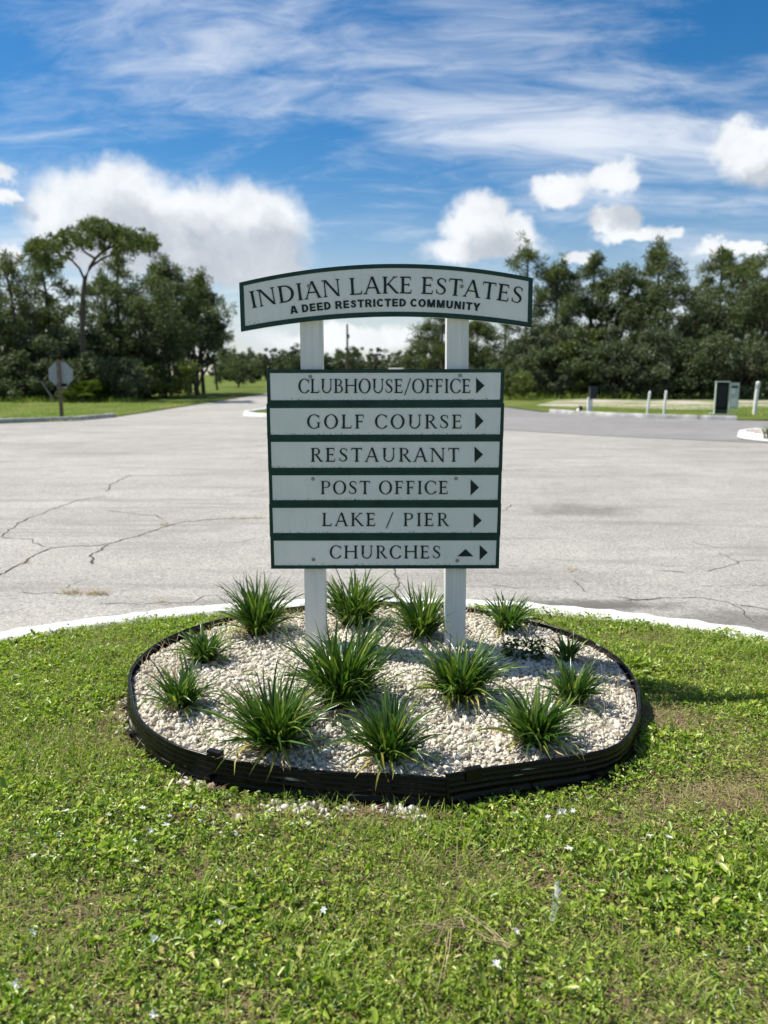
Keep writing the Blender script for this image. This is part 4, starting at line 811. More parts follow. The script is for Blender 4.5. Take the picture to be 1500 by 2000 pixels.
SANS = {'A': (0.98, ds(0.15, 0, 0.43, 1, 0.28) + ds(0.83, 0, 0.55, 1, 0.28) + rect(0.27, 0.17, 0.71, 0.36)), 'D': (0.95, rect(0.07, 0, 0.07 + B_, 1) + ring(0.42, 0.5, 0.48, 0.5, -90, 90, B_, 0.21) + rect(0.3, 0, 0.43, 0.21) + rect(0.3, 0.79, 0.43, 1)),
 'E': (0.86, rect(0.07, 0, 0.07 + B_, 1) + rect(0.3, 0, 0.80, 0.21) + rect(0.3, 0.79, 0.79, 1) + rect(0.3, 0.40, 0.75, 0.60)), 'R': (0.97, rect(0.07, 0, 0.07 + B_, 1) + ring(0.53, 0.70, 0.34, 0.30, -90, 90, 0.25, 0.18) + rect(0.3, 0.82, 0.54, 1) + rect(0.3, 0.40, 0.54, 0.58) + ds(0.80, 0, 0.58, 0.45, 0.30)),
 'S': (0.88, pen([(.72,.70),(.66,.84),(.44,.90),(.24,.82),(.22,.68),(.40,.56),(.60,.47),(.70,.30),(.60,.15),(.42,.10),(.22,.16),(.15,.32)], [.2,.2,.2,.22,.23,.23,.23,.23,.22,.2,.2,.2])), 'T': (0.87, rect(0.30, 0, 0.30 + B_, 0.9) + rect(0.03, 0.78, 0.84, 1)), 'I': (0.42, rect(0.07, 0, 0.07 + B_, 1)),
 'C': (0.96, ring(0.50, 0.5, 0.46, 0.52, 38, 322, B_, 0.21)), 'O': (1.04, ring(0.52, 0.5, 0.48, 0.52, 0, 360, B_, 0.21, 0, 30)), 'M': (1.16, rect(0.07, 0, 0.31, 1) + rect(0.85, 0, 1.09, 1) + ds(0.58, 0, 0.25, 1, 0.26) + ds(0.58, 0, 0.91, 1, 0.26)),
 'U': (0.98, rect(0.07, 0.38, 0.07 + B_, 1) + rect(0.64, 0.38, 0.91, 1) + ring(0.49, 0.40, 0.42, 0.42, 180, 360, B_, 0.21)), 'N': (0.98, rect(0.07, 0, 0.31, 1) + rect(0.67, 0, 0.91, 1) + ds(0.76, 0, 0.22, 1, 0.29)), 'Y': (0.93, rect(0.33, 0, 0.60, 0.46) + ds(0.46, 0.38, 0.16, 1, 0.31) + ds(0.46, 0.38, 0.77, 1, 0.31)), ' ': (0.36, [])}
SERIF = G; G = SANS
serif_text('letter', 'A DEED RESTRICTED COMMUNITY', 568, 936.5, quad((570, 613), (751, 598.8), (936, 607.5)), 15.2, ab, FRONT + 0.0004); G = SERIF
for bp in [(603, 558.5), (902, 559)]: bolt(*bp, ab, FRONT + 0.0004)

# ------------------------------------------------------------------ trees
def leaf_quads(centers, radii, n_per, size, rng, squash=0.8, aspect=0.6):
    n = len(centers); tot = n * n_per; c = np.repeat(centers, n_per, 0); r = np.repeat(radii, n_per)
    d = unit(rng.normal(size=(tot, 3))); rad = rng.uniform(0, 1, tot) ** (1 / 2.4)
    pos = c + d * (rad * r)[:, None] * np.array([1, 1, squash])
    nrm = unit(d * 0.7 + rng.normal(size=(tot, 3)) * 0.8 + np.array([0, 0, 0.5]))
    a = unit(np.cross(nrm, rng.normal(size=(tot, 3)))); b = np.cross(nrm, a); s = size * rng.uniform(0.6, 1.4, tot)[:, None]
    V = np.stack([pos - a * s, pos - b * s * aspect + nrm * s * 0.15, pos + a * s, pos + b * s * aspect + nrm * s * 0.15], 1)
    return V.reshape(-1, 3), np.arange(tot * 4).reshape(-1, 4)
def needle_puffs(centers, radii, n_per, width, rng):
    n = len(centers); tot = n * n_per; c = np.repeat(centers, n_per, 0); r = np.repeat(radii, n_per)
    d = unit(rng.normal(size=(tot, 3)) + np.array([0, 0, 0.35])); st = c + d * (r * rng.uniform(0.0, 0.55, tot))[:, None]; en = st + d * (r * rng.uniform(0.45, 0.75, tot))[:, None]
    s = unit(np.cross(d, rng.normal(size=(tot, 3)))) * width * rng.uniform(0.6, 1.4, tot)[:, None]
    V = np.stack([st - s * 0.4, st + s * 0.4, en + s, en - s], 1); return V.reshape(-1, 3), np.arange(tot * 4).reshape(-1, 4)
def limb(p0, p1, r0, r1, rng, sag=0.15, n=6):
    p0, p1 = np.array(p0, float), np.array(p1, float); t = np.linspace(0, 1, n)[:, None]; L = np.linalg.norm(p1 - p0)
    p = p0 + (p1 - p0) * t + np.array([0, 0, 1]) * (np.sin(t * np.pi) * sag * L) + rng.normal(0, 0.03 * L, (n, 3)) * np.sin(t * np.pi); return p, r0 + (r1 - r0) * t[:, 0]
tree_cache = {}
def oak_meshes(seed, h, wd, low, ncl, nleaf, leaf, mat):
    rng = np.random.RandomState(seed); paths = []; fork = np.array([rng.normal(0, .15), rng.normal(0, .15), h * 0.22]); paths.append(limb((0, 0, -0.3), fork, 0.035 * h, 0.028 * h, rng, 0.0))
    cz, rz = h * (1 + low) / 2, h * (1 - low) / 2; d = unit(rng.normal(size=(ncl, 3)) * np.array([1, 1, 1.15])); rr_ = rng.uniform(0.2, 1, ncl) ** 0.5
    lump = 1 + 0.22 * np.sin(3 * np.arctan2(d[:, 1], d[:, 0]) + seed) + 0.12 * np.sin(5 * d[:, 2] + seed * 2)
    c = d * (rr_ * lump)[:, None] * np.array([wd / 2, wd / 2, rz]) + np.array([0, 0, cz]); c[:, 2] = np.clip(c[:, 2], low * h * 0.9 + 0.2, h * 0.96); rad = rng.uniform(0.07, 0.165, ncl) * wd * 0.82
    for i in rng.choice(ncl, min(ncl, 16), replace=False): paths.append(limb(fork, c[i], 0.016 * h, 0.004 * h, rng, 0.1))
    for kx in range(5): a = rng.uniform(0, 6.3); paths.append(limb((0.1 * math.cos(a), 0.1 * math.sin(a), h * 0.1), (wd * 0.3 * math.cos(a), wd * 0.3 * math.sin(a), h * 0.55), 0.018 * h, 0.006 * h, rng, 0.05))
    v, f = leaf_quads(c, rad, nleaf, leaf, rng, 0.75)
    return np_mesh('trunk', *tube_arrays(paths, 7), M['bark'], True), np_mesh('crown', v, f, mat)
def pine_meshes(seed, h, wd, low, nl, npf, mat, flat=0.0, needle=38, puff=0.42):
    rng = np.random.RandomState(seed); bend = rng.normal(0, 0.035 * h, 2); zs = np.linspace(-0.3, h * 0.97, 9); tt = np.linspace(0, 1, 9)
    tr = np.stack([bend[0] * np.sin(tt * 2.6), bend[1] * np.sin(tt * 2.2 + 0.4) - bend[1] * math.sin(0.4), zs], -1); paths = [(tr, 0.017 * h * (1 - 0.8 * tt) + 0.02)]; P = []; Rd = []
    for i in range(nl):
        u = (i + rng.uniform(0, 1)) / nl; zf = low + (0.97 - low) * u; b = np.array([np.interp(zf, tt, tr[:, 0]), np.interp(zf, tt, tr[:, 1]), zf * h * 0.97]); a = i * 2.4 + rng.normal(0, 0.5)
        reach = wd / 2 * (rng.uniform(0.55, 1.05)) * (math.sin(math.pi * min(1, 0.28 + 0.72 * u)) ** 0.7 if not flat else 1.0) + 0.15; rise = rng.uniform(0.05, 0.45) * reach + flat * (1 - u) * h * 0.12
        e = b + np.array([math.cos(a) * reach, math.sin(a) * reach, rise]); L = limb(b, e, 0.006 * h * (1.15 - u), 0.012, rng, 0.06, 7); paths.append(L)
        for q in range(npf):
            s_ = rng.uniform(0.40, 1.05); pt = np.array([np.interp(s_ * 6, np.arange(7), L[0][:, ax]) for ax in range(3)]) + rng.normal(0, 0.16 * wd * 0.3, 3) * np.array([1, 1, 0.6]); P.append(pt); Rd.append(puff * rng.uniform(0.65, 1.25))
    for q in range(npf * 2): P.append(tr[-1] + rng.normal(0, 0.35, 3)); Rd.append(puff * rng.uniform(0.7, 1.1))
    v, f = needle_puffs(np.array(P), np.array(Rd), needle, 0.024, rng); return np_mesh('trunk', *tube_arrays(paths, 7), M['bark'], True), np_mesh('crown', v, f, mat)
def put_tree(name, label, cat, group, X, Y, meshes, rz=0.0, s=1.0, z=-0.05):
    e = empty(name, (X, Y, z), rz); e.scale = (s, s, s); tag(e, label, cat, group)
    for nm, me in zip(('trunk', 'crown'), meshes): link(bpy.data.objects.new(nm, me), e)
    return e
def px_x(px, Y): return (px - 750) / F * (Y * math.cos(PITCH) + CAM_H * math.sin(PITCH))
def px_h(py, Y): return at_y(750, py, Y).z + 0.05
GL, GR = 'trees of the wood on the left', 'trees of the wood on the right'
def O(label, px, py, Y, wd, low, seed, mat='oak', ncl=80, nleaf=170, leaf=0.087, g=None, name='oak_tree'):
    h = px_h(py, Y); put_tree(name, label, 'tree', g or (GL if px < 700 else GR), px_x(px, Y), Y, oak_meshes(seed, h, wd, low, ncl, int(nleaf * 0.92), leaf, M[mat]))
def PN(label, px, py, Y, wd, low, seed, nl=16, npf=6, g=None, flat=0.0, puff=0.45, needle=37):
    h = px_h(py, Y); put_tree('pine_tree', label, 'tree', g or (GL if px < 700 else GR), px_x(px, Y), Y, pine_meshes(seed, h, wd, low, nl, npf, M['pine'], flat, needle, puff))
# the flat-topped pine, limbs laid out as in the picture
def flat_pine():
    Y = 46.0; rng = np.random.RandomState(12); X = px_x(164, Y); e = empty('pine_tree', (X, Y, -0.05)); tag(e, 'tall flat-topped pine with forked limbs behind the stop sign', 'tree', GL)
    def q(px, py, dy=0.0): v = at_y(px, py, Y + dy); return np.array([v.x - X, dy, v.z + 0.05])
    trunk = [q(163,785), q(163,700), q(161,640), q(162,580), q(166,545), q(176,522), q(186,505), q(200,492), q(215,478)]
    paths = [(trunk, [0.17, 0.16, 0.15, 0.14, 0.125, 0.10, 0.085, 0.07, 0.045])]; ends = []
    for pts in ([(166,548),(155,524),(140,508),(118,497),(95,487),(75,478)], [(140,508),(128,500),(105,500),(72,492)], [(186,505),(165,492),(150,470),(135,460)], [(200,492),(205,470),(195,450),(182,438)], [(200,492),(225,478),(255,468),(285,470),(298,488)], [(225,478),(240,460),(262,452)], [(215,478),(222,460),(225,448)], [(176,522),(200,505),(230,492),(262,484)], [(118,497),(98,480),(85,472)]):
        p = [q(x, y, rng.normal(0, 0.5) * i / len(pts)) for i, (x, y) in enumerate(pts)]; paths.append((p, np.linspace(0.075, 0.02, len(p)))); ends.append(np.array(p))
    P, Rd = [], []
    for px, py, rx, ry, n in [(95,482,38,13,26), (140,466,40,14,28), (185,446,30,14,24), (215,450,36,14,26), (250,465,34,15,26), (285,482,24,17,22), (215,470,60,12,26), (75,490,22,12,12), (182,438,14,8,6), (292,472,10,8,6), (120,500,30,6,8), (262,482,26,8,10), (70,506,26,12,14), (105,518,22,10,8), (298,478,9,12,7), (232,488,30,8,8), (160,478,60,20,14), (60,484,16,8,7)]:
        for _ in range(int(n * 1.0)): v = q(px + rng.normal(0, rx * 0.5), py + rng.normal(0, ry * 0.55), rng.normal(0, 1.3)); P.append(v); Rd.append(rng.uniform(0.16, 0.44))
    v, f = needle_puffs(np.array(P), np.array(Rd), 70, 0.024, rng); np_obj('trunk', *tube_arrays(paths, 8), M['bark'], e, True); np_obj('crown', v, f, M['pine'], e)
flat_pine()
PN('loose pine at the far left edge of the picture', 15, 508, 48, 5.0, 0.25, 101, 20, 7)
PN('ragged pine just left of the flat-topped pine', 88, 488, 51, 5.4, 0.30, 102, 20, 7)
PN('pine behind the right limb of the flat-topped pine', 252, 500, 55, 4.6, 0.45, 103, 14, 7)
PN('pine with a rounded top in the middle of the left wood', 335, 515, 58, 7.0, 0.35, 104, 32, 11)
PN('pine at the right end of the left wood, crown reaching over the road', 398, 540, 60, 6.2, 0.36, 105, 28, 11)
PN('pine between the flat-topped pine and the leaning oak', 215, 545, 52, 5.0, 0.3, 109, 18, 7)
O('broad dark oak in the middle of the left wood', 285, 545, 53, 8.0, 0.08, 106, 'oak', 120, 190)
O('tall leafy oak left of the trunk of the flat-topped pine', 112, 560, 53, 5.0, 0.2, 231, 'oak_lime', 34, 150)
O('tall oak at the far left edge behind the stop sign', -15, 530, 50, 6.0, 0.1, 232, 'oak', 60, 160)
O('grey-green oak at the left edge, above the stop sign', 40, 610, 49, 7.5, 0.06, 107, 'oak_grey', 85, 180)
O('low oak just behind the stop sign', 120, 640, 47.5, 5.5, 0.05, 108, 'oak_grey', 60, 170)
O('oak with an open crown at the right of the left wood', 385, 600, 58, 5.6, 0.35, 110, 'oak', 55, 150)
O('small round oak standing at the bend of the far road', 465, 695, 92, 6.5, 0.12, 112, 'oak', 45, 150, 0.11)
O('dark oak low in the wood behind the flat-topped pine', 195, 620, 51, 6, 0.05, 113, 'oak', 70, 170)
for i, (px, py, Y, wd) in enumerate([(345,655,62,3.4), (372,640,64,3.2), (398,650,66,3.2), (425,690,75,4.2), (320,640,60,3.5)]):
    PN(['slender pine trunk nearest the broad dark oak', 'second slender pine along the verge of the far road', 'third slender pine along the verge of the far road', 'farthest slender pine at the end of the left wood', 'thin pine half hidden by the broad dark oak'][i], px, py - 55, Y, wd, 0.55, 130 + i, 10, 6)
# right wood
PN('tall thin pine rising above the right end of the arched board', 1020, 480, 57, 4.0, 0.62, 201, 13, 5, puff=0.5)
PN('round-topped pine just right of the arched board', 1085, 520, 56, 5.2, 0.30, 202, 30, 11)
PN('thin pine between the round-topped pine and the big oak', 1152, 500, 58, 4.4, 0.30, 203, 22, 9)
PN('highest pine of the right wood, above the two white stakes', 1275, 478, 57, 5.0, 0.60, 204, 18, 9)
PN('pine with a bare middle above the utility cabinet', 1392, 492, 58, 5.8, 0.45, 205, 22, 9)
PN('pine with yellowish crown right of the cabinet', 1440, 508, 56, 5.8, 0.4, 206, 24, 9)
PN('pine cut by the right edge of the picture', 1500, 484, 52, 5.2, 0.45, 207, 16, 7)
PN('pine seen between the two sign posts, beside the right post', 862, 585, 62, 4.8, 0.15, 208, 26, 10, puff=0.5)
O('oak filling the gap under the arched board, left of the right post', 845, 655, 66, 5.2, 0.05, 230, 'oak', 60, 160)
PN('pine seen just right of the right sign post', 932, 628, 60, 4.2, 0.2, 209, 20, 9)
PN('pine in the gap between the arched board and the directory boards, right of the posts', 985, 610, 66, 4.5, 0.3, 210, 15, 6)
O('grey-green oak under the right end of the arched board', 1055, 625, 54, 6.6, 0.05, 211, 'oak_grey', 85, 180)
O('tall dark oak in the middle of the right wood', 1190, 522, 56, 6.4, 0.06, 212, 'oak', 115, 185)
O('large oak behind the two white stakes', 1280, 535, 54, 7.6, 0.05, 213, 'oak', 125, 190)
O('oak with a thinning crown behind the cabinet', 1372, 565, 56, 6.6, 0.1, 214, 'oak_grey', 90, 170)
O('broad oak at the right edge of the picture', 1478, 560, 52, 8.0, 0.04, 215, 'oak', 110, 190)
O('yellow-green oak in the right wood above the dark box on a post', 1160, 640, 52, 5.2, 0.05, 216, 'oak_lime', 55, 130)
O('low oak left of the yellow-green oak', 1095, 670, 51, 5.0, 0.03, 217, 'oak', 65, 170)
O('low grey oak right of the yellow-green oak', 1240, 640, 50, 6.0, 0.03, 218, 'oak_grey', 80, 175)
O('dark low oak between the stakes and the cabinet', 1345, 650, 49.5, 6.4, 0.03, 219, 'oak', 85, 175)
O('low oak behind the right post of the cabinet', 1440, 660, 49, 6.0, 0.03, 220, 'oak_grey', 75, 170)
O('low oak at the left end of the right wood', 990, 690, 58, 6.0, 0.04, 221, 'oak', 70, 170)
O('oak behind the right sign post', 905, 690, 68, 6.0, 0.05, 222, 'oak', 60, 160, 0.1)
# undergrowth along both woods
sh = [oak_meshes(300 + i, 2.4, 4.4, 0.0, 46, 120, 0.075, M[m_]) for i, m_ in enumerate(['oak', 'oak_grey', 'oak_lime', 'oak'])]
rg = np.random.RandomState(9)
ORD = ['first', 'second', 'third', 'fourth', 'fifth', 'sixth', 'seventh', 'eighth', 'ninth', 'tenth', 'eleventh', 'twelfth', 'thirteenth', 'fourteenth', 'fifteenth']
spots = [(px_x(x, 45.5) , 45.5 + rg.uniform(-0.8, 1.5), i) for i, x in enumerate(range(-60, 260, 42))] + [(px_x(x, 50), 50 + rg.uniform(-1, 3), i) for i, x in enumerate(range(255, 330, 36))] + [(px_x(x, 51), 51.0 + rg.uniform(-0.8, 1.6), i) for i, x in enumerate(range(985, 1560, 46))]
spots.sort(key=lambda q: q[0]); nL = nR = -1
for X, Y, i in spots:
    if X < 0: nL += 1
    else: nR += 1
    kx = (0, 3, 1, 0, 3)[i % 5] if rg.uniform() > 0.13 else 2
    e = put_tree('bush', ORD[nL] + ' bush from the left along the foot of the left wood' if X < 0 else ORD[nR] + ' bush from the left along the foot of the right wood', 'bush', 'bushes under the left wood' if X < 0 else 'bushes under the right wood', X, Y, sh[kx], rg.uniform(0, 6.3), rg.uniform(0.75, 1.15))
e = put_tree('bush', 'yellow-green bush at the left end of the right wood, beside the sign boards', 'bush', 'bushes under the right wood', px_x(995, 48), 48, sh[2], 0.4, 0.75)
# woods going on beyond the frame and closing the view behind, far trees
fo = [oak_meshes(400 + i, 9.0, 7.5, 0.05, 60, 130, 0.16, M[('oak', 'oak_grey', 'oak')[i]]) for i in range(3)]; fp = [pine_meshes(410 + i, 11.0, 5.0, 0.35, 16, 6, M['pine'], 0, 34, 0.6) for i in range(3)]
def far(X, Y, s, kind, i, label, group): put_tree('oak_tree' if kind == 0 else 'pine_tree', label, 'tree', group, X, Y, (fo if kind == 0 else fp)[i % 3], rg.uniform(0, 6.3), s)
for i in range(16): far(-31 - 4.2 * i + rg.normal(0, 0.6), 47 + rg.uniform(0, 8), rg.uniform(0.8, 1.0), i % 2, i, 'tree of the left wood beyond the edge of the picture', 'left wood beyond the frame')
for i in range(16): far(33 + 4.2 * i + rg.normal(0, 0.6), 50 + rg.uniform(0, 8), rg.uniform(0.8, 1.0), i % 2, i, 'tree of the right wood beyond the edge of the picture', 'right wood beyond the frame')
for i in range(11): far(-18 - 3.4 * i, 64 + rg.uniform(0, 10), rg.uniform(0.6, 0.8), (i + 1) % 2, i, 'half-hidden tree deep in the left wood', 'trees deep in the left wood')
for i in range(9): far(12 + 3.6 * i, 64 + rg.uniform(0, 8), rg.uniform(0.5, 0.68), i % 2, i, 'half-hidden tree deep in the right wood', 'trees deep in the right wood')
for i in range(46):
    px = 430 + 14.0 * (i % 34) + rg.uniform(-6, 6); Y = rg.uniform(165, 215); top = 688 + rg.normal(0, 8) - (14 if i % 9 == 0 else 0); h = px_h(top, Y)
    kd = 0 if i % 4 else 1; far(px_x(px, Y), Y, h / (9.0 if kd == 0 else 11.0), kd, i, 'distant tree in the line closing off the far road', 'far tree line')
for i in range(9): far(px_x(480 + 44 * i, 130 + 4 * i), 190 - 3 * i, rg.uniform(0.35, 0.5), 0, i, 'low distant tree at the foot of the far tree line', 'low trees of the far tree line')

# palmettos at the left wood
def palmetto_mesh(seed):
    rg_ = np.random.RandomState(seed); parts = []
    for _ in range(26):
        a = rg_.uniform(0, 6.3); el_ = rg_.uniform(0.3, 1.25); L = rg_.uniform(0.5, 1.0); hub = np.array([math.cos(a) * math.cos(el_), math.sin(a) * math.cos(el_), math.sin(el_)]) * L; n = 15; fan = np.linspace(-1.9, 1.9, n)
        d0 = unit(hub); sd = unit(np.cross(d0, [0, 0, 1.0])); dirs = d0[None] * np.cos(fan)[:, None] + sd[None] * np.sin(fan)[:, None]; ln = rg_.uniform(0.42, 0.6); up = np.cross(sd, d0)
        tip = hub + dirs * ln - np.array([0, 0, 0.10]); wv = np.cross(dirs, up) * 0.028; md = hub + dirs * ln * 0.55
        V = np.stack([np.repeat(hub[None], n, 0), md - wv, tip, md + wv], 1); parts.append((V.reshape(-1, 3), np.arange(n * 4).reshape(-1, 4)))
    return np_mesh('fronds', *merge(parts), M['palm'])
pal = [palmetto_mesh(i) for i in range(3)]
v, f = tube_arrays([([(0, 0, -0.1), (0.05, 0, 0.15), (0.1, 0.02, 0.3)], [0.12, 0.11, 0.08])], 8); stump = np_mesh('trunk', v, f, M['bark'])
for i, (px, py) in enumerate([(160, 786), (185, 784), (205, 782), (228, 780), (246, 778), (262, 776)]):
    g_ = at_z(px, py, VZ); e = empty('palmetto', (g_.x, min(g_.y, 44.0), VZ), i * 1.3); e.scale = [1.15 + 0.1 * (i % 3)] * 3; tag(e, ORD[i] + ' fan-leaved palmetto from the left, right of the stop sign', 'palmetto', 'palmettos at the edge of the left wood')
    link(bpy.data.objects.new('fronds', pal[i % 3]), e); link(bpy.data.objects.new('trunk', stump), e)
# ragged grass on the verges
rg = np.random.RandomState(17); parts = []
def vg(n, fx, wdt=0.014, hh=0.10):
    p = fx(n); m_ = len(p); parts.append(chips(p, rg.uniform(0, 6.3, m_), rg.uniform(0.4, 1.2, m_) * hh, rg.uniform(0.1, 1.0, m_), np.full(m_, wdt)))
vg(9000, lambda n: np.stack([rg.uniform(-24, -10.1, n), 25.2 + 20 * rg.uniform(0, 1, n) ** 1.3, np.full(n, VZ)], -1))
vg(4000, lambda n: np.stack([rg.uniform(9.5, 26, n), 28.6 + 10 * rg.uniform(0, 1, n), np.full(n, VZ)], -1)); vg(2500, lambda n: np.stack([rg.uniform(-25, -14, n), 42.5 + 2.5 * rg.uniform(0, 1, n), np.full(n, VZ)], -1), 0.02, 0.35)
vg(3500, lambda n: np.stack([rg.uniform(6, 36, n), 47.5 + 4 * rg.uniform(0, 1, n), np.full(n, VZ)], -1), 0.02, 0.45); vg(1500, lambda n: np.stack([rg.uniform(-4.4, 0.8, n), 29 + 10 * rg.uniform(0, 1, n), np.zeros(n)], -1))
tag(np_obj('verge_grass', *merge(parts), M['blade']), 'grass growing on the verges across the intersection', 'grass', kind='stuff')

# ------------------------------------------------------------------ street furniture across the intersection
# stop sign seen from behind
g_ = at_z(121, 814, VZ); Ys = g_.y; st = empty('stop_sign', g_); tag(st, 'back of an octagonal stop sign on a brown timber post on the left verge', 'sign')
pt = at_y(113, 704, Ys); dxt = pt.x - g_.x; H = pt.z - g_.z; tilt = Matrix.Shear('XY', 4, (dxt / H, 0))
bm = bmesh.new(); add_box(bm, -0.055, 0.055, -0.05, 0.05, -0.3, H + 0.02, tilt); bm_obj('post', bm, M['timber'], st, bevel=0.008)
oc = at_y(117.5, 731, Ys); r_ = 25.5 / F * (Ys * math.cos(PITCH)); cx_, cz_ = oc.x - g_.x, oc.z - g_.z
def octa(r): return [(cx_ + r * math.cos(R(22.5 + 45 * i)), cz_ + r * math.sin(R(22.5 + 45 * i))) for i in range(8)]
bm = bmesh.new(); o8 = octa(r_); add_prism(bm, [(x, 0.052, z) for x, z in o8], [(x, 0.056, z) for x, z in o8]); pl_ = bm_obj('plate', bm, M['alu'], st)
bm = bmesh.new(); add_prism(bm, [(x, 0.0575, z) for x, z in octa(r_ * 0.985)], [(x, 0.0585, z) for x, z in octa(r_ * 0.985)]); bm_obj('red_face', bm, M['red'], pl_)
bm = bmesh.new(); add_box(bm, cx_ - 0.17, cx_ + 0.2, 0.052, 0.056, 0.80 * H - 0.30 * H, 0.80 * H - 0.30 * H + 0.19); bm_obj('plate', bm, M['alu'], st)
for zz_ in (cz_ - 0.22, cz_ + 0.22):
    bm = bmesh.new(); bmesh.ops.create_cone(bm, cap_ends=True, segments=8, radius1=0.018, radius2=0.018, depth=0.02, matrix=Matrix.Translation((zz_ * dxt / H, -0.056, zz_)) @ Matrix.Rotation(R(90), 4, 'X')); bm_obj('bolt', bm, M['metal'], st)
a_ = at_y(112, 790, 43.0); b_ = at_y(80, 745, 43.0); lp = empty('leaning_pole', (a_.x, a_.y, a_.z)); tag(lp, 'grey leaning pole against the bushes behind the stop sign', 'pole')
np_obj('pole', *tube_arrays([([(0, 0, -0.4), (0, 0, 0), tuple((b_ - a_) * 0.5), tuple(b_ - a_)], [0.06, 0.06, 0.055, 0.05])], 8), M['greywood'], lp, True)
# box on a post
g_ = at_z(1151, 809, VZ); Yb = g_.y; bp = empty('post_box', g_); tag(bp, 'dark box on a short white post near the end of the corner kerb', 'utility box')
sc_ = Yb * math.cos(PITCH) / F; box('post', (-0.09, 0.09, -0.06, 0.06, -0.2, 33 * sc_), M['white'], bp, 0.01)
hb = box('box', (-0.03, 0.24, -0.14, 0.14, 33 * sc_ - 0.06, 52 * sc_), M['dark'], bp, 0.02); box('lid', (-0.05, 0.26, -0.16, 0.16, 52 * sc_ + 0.001, 52 * sc_ + 0.03), M['dark'], bp, 0.008)
# valve
g_ = at_z(1129, 807, VZ); vv = empty('water_valve', g_); tag(vv, 'knee-high white pipe stub with a dark cap in the grass', 'valve')
np_obj('pipe', *tube_arrays([([(0, 0, -0.1), (0, 0, 0.05), (0, 0, 0.16), (0.05, 0, 0.20)], [0.07, 0.07, 0.06, 0.05])], 10), M['white'], vv, True); box('cap', (0.03, 0.15, -0.06, 0.06, 0.10, 0.27), M['dark'], vv, 0.02); np_obj('handle', *tube_arrays([([(0.09, -0.08, 0.28), (0.09, 0.0, 0.30), (0.09, 0.08, 0.28)], [0.012, 0.012, 0.012])], 6), M['dark'], vv)
# white stakes
def stake(px, pyb, pyt, lx, r_, label, name='marker_stake'):
    g = at_z(px, pyb, VZ); s = empty(name, g); tag(s, label, 'stake', 'white marker stakes across the intersection'); h = at_y(px, pyt, g.y).z - g.z; lean_ = lx / F * g.y
    np_obj('shaft', *tube_arrays([([(0, 0, -0.2), (lean_ * 0.5, 0, h * 0.5), (lean_, 0, h - 0.02)], [r_, r_, r_ * 0.98])], 10), M['white'], s, True)
    bm = bmesh.new(); bmesh.ops.create_cone(bm, cap_ends=True, segments=10, radius1=r_ * 1.08, radius2=r_ * 0.5, depth=0.05, matrix=Matrix.Translation((lean_, 0, h))); bm_obj('cap', bm, M['white'], s)
    return s, h, lean_
stake(1263.5, 813, 765, 3, 0.045, 'left of the two thin white stakes behind the corner kerb'); stake(1296, 814, 764, 2, 0.045, 'right of the two thin white stakes behind the corner kerb')
s, h, l_ = stake(1473, 809, 746, 2.5, 0.075, 'thicker white post right of the utility cabinet'); np_obj('collar', *tube_arrays([([(l_ * 0.9, 0, h * 0.80), (l_, 0, h * 0.92)], [0.088, 0.088])], 10), M['metal'], s)
# open utility cabinet
g_ = at_z(1404, 809, VZ); Yc = g_.y; sc_ = Yc / F; cb = empty('utility_cabinet', g_, R(-18)); tag(cb, 'pale green utility cabinet with its door standing open on the right verge', 'cabinet')
W_, D_, H_ = 0.44, 0.42, 61 * sc_
box('base_slab', (-0.35, 0.60, -0.32, 0.34, -0.1, 0.03), M['concrete'], cb, 0.01)
box('plinth', (-0.16, W_ - 0.162, -D_ / 2 + 0.012, D_ / 2 - 0.012, 0.031, 0.18), M['dark'], cb)
box('side_panel', (-0.19, -0.165, -D_ / 2, D_ / 2, 0.031, H_), M['palegreen'], cb, 0.004); box('side_panel', (W_ - 0.16, W_ - 0.135, -D_ / 2, D_ / 2, 0.031, H_), M['palegreen'], cb, 0.004)
box('back_panel', (-0.163, W_ - 0.162, D_ / 2 - 0.02, D_ / 2 - 0.003, 0.182, H_), M['dark'], cb); box('roof', (-0.20, W_ - 0.125, -D_ / 2 - 0.02, D_ / 2 + 0.01, H_ + 0.002, H_ + 0.04), M['palegreen'], cb, 0.006)
eq = box('equipment', (-0.13, W_ - 0.19, -0.02, D_ / 2 - 0.024, 0.24, H_ - 0.08), M['dark'], cb, 0.01)
for i in range(4): box('module', (-0.10, W_ - 0.22, -0.045, -0.022, 0.28 + i * 0.22, 0.44 + i * 0.22), M['dark'], eq, 0.004)
dm = Matrix.Translation((W_ - 0.13, -D_ / 2 - 0.005, 0)) @ Matrix.Rotation(R(20), 4, 'Z'); dr = box('door', (0.0, 0.36, -0.02, 0.0, 0.20, H_ - 0.01), M['palegreen'], cb, 0.004, dm)
for x0_, z0_, x1_, z1_, m_ in [(0.05, 0.32, 0.30, 0.62, 'white'), (0.06, 0.80, 0.18, 0.98, 'white'), (0.16, 0.66, 0.31, 0.76, 'metal'), (0.04, 1.02, 0.30, 1.10, 'dark')]: box('card', (x0_, x1_, -0.027, -0.0205, z0_, z1_), M[m_], dr, 0, dm)
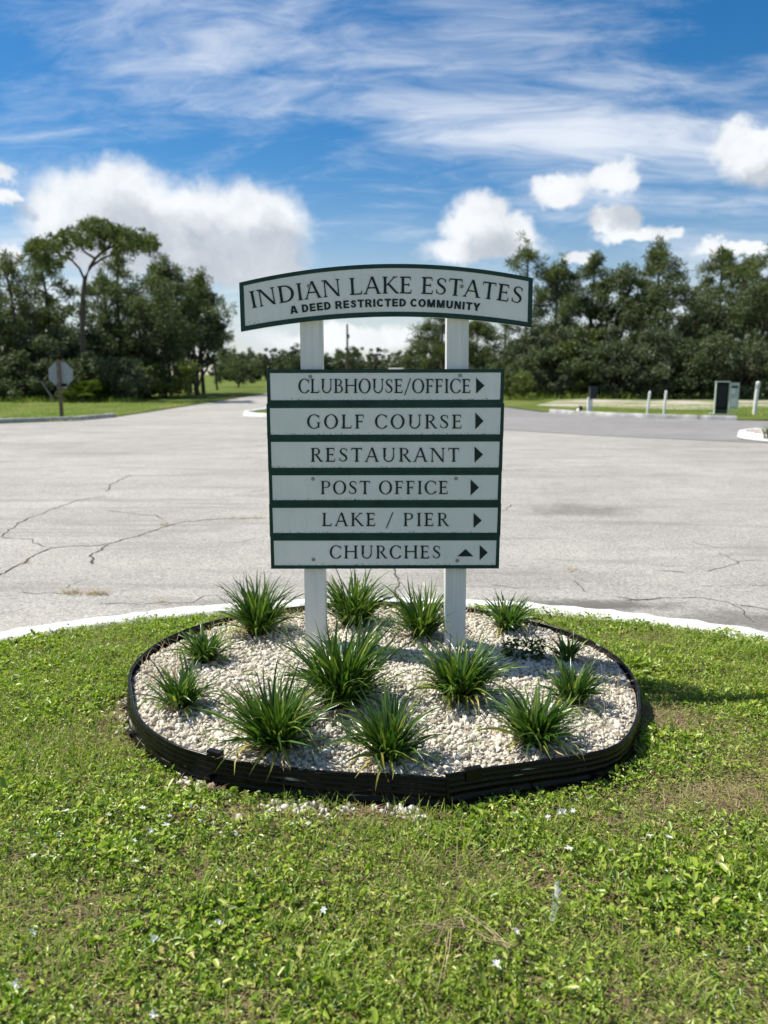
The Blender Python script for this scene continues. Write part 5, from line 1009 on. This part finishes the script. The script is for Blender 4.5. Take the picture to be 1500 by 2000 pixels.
# planter nose on the right: stones and a low plant
rg = np.random.RandomState(41); n = 1500; xx = rg.uniform(9.1, 13.5, n); yy = rg.uniform(17.3, 20.0, n); ok = np.hypot(np.minimum(xx - 10.4, 0), yy - 18.65) < 1.3
tag(stones('planter_stones', np.stack([xx, yy, np.full(n, 0.04)], -1)[ok], rg.uniform(0.02, 0.055, ok.sum()), M['gravel'], 12, 0), 'pale stones in the kerbed planter at the right edge', 'gravel', kind='stuff')
p = at_z(1508, 858, 0.04); pp = empty('planter_plant', p); tag(pp, 'small green plant in the kerbed planter at the right edge', 'plant'); n = 160
v, f = strap_blades(np.stack([rg.normal(0, .06, n), rg.normal(0, .06, n), np.zeros(n)], -1), rg.uniform(0, 6.3, n), rg.uniform(0.2, 0.42, n), rg.uniform(0.05, 0.6, n), rg.uniform(0.6, 1.6, n), rg.uniform(0.012, 0.02, n), 5); np_obj('leaves', v, f, M['lily'], pp)['kind'] = 'stuff'
# utility pole and low building far off
Yp = 150.0; h = at_y(679, 632, Yp).z; up_ = empty('utility_pole', (px_x(679, Yp), Yp, -0.1)); tag(up_, 'dark wooden utility pole far off between the sign posts', 'utility pole')
np_obj('pole', *tube_arrays([([(0, 0, -0.5), (0, 0, h * 0.5), (0, 0, h)], [0.24, 0.21, 0.18])], 10), M['bark'], up_, True); box('transformer', (0.15, 0.42, -0.15, 0.15, h - 2.6, h - 1.9), M['dark'], up_, 0.03)
Yh = 120.0; hb_ = empty('low_building', (px_x(783, Yh), Yh, -0.1)); tag(hb_, 'low building with a white roof just above the top directory board', 'building'); zr = at_y(783, 718, Yh).z
hw_ = 23.5 / F * Yh; box('wall', (-hw_ + 0.2, hw_ - 0.2, 0, 5, 0, zr - 0.34), M['wall'], hb_); bm = bmesh.new(); add_prism(bm, [(-hw_, -0.4, zr - 0.33), (hw_, -0.4, zr - 0.33), (hw_, -0.4, zr), (-hw_, -0.4, zr - 0.08)], [(-hw_, 5.4, zr - 0.33), (hw_, 5.4, zr - 0.33), (hw_, 5.4, zr + 0.1), (-hw_, 5.4, zr + 0.02)]); bm_obj('roof', bm, M['roof'], hb_)
for x_ in (-0.9, 0.7): box('window', (x_ - 0.35, x_ + 0.35, -0.03, 0.02, 0.9, 1.7), M['glass'], hb_)
box('door', (-0.25, 0.25, -0.03, 0.02, 0.0, 1.75), M['white'], hb_)
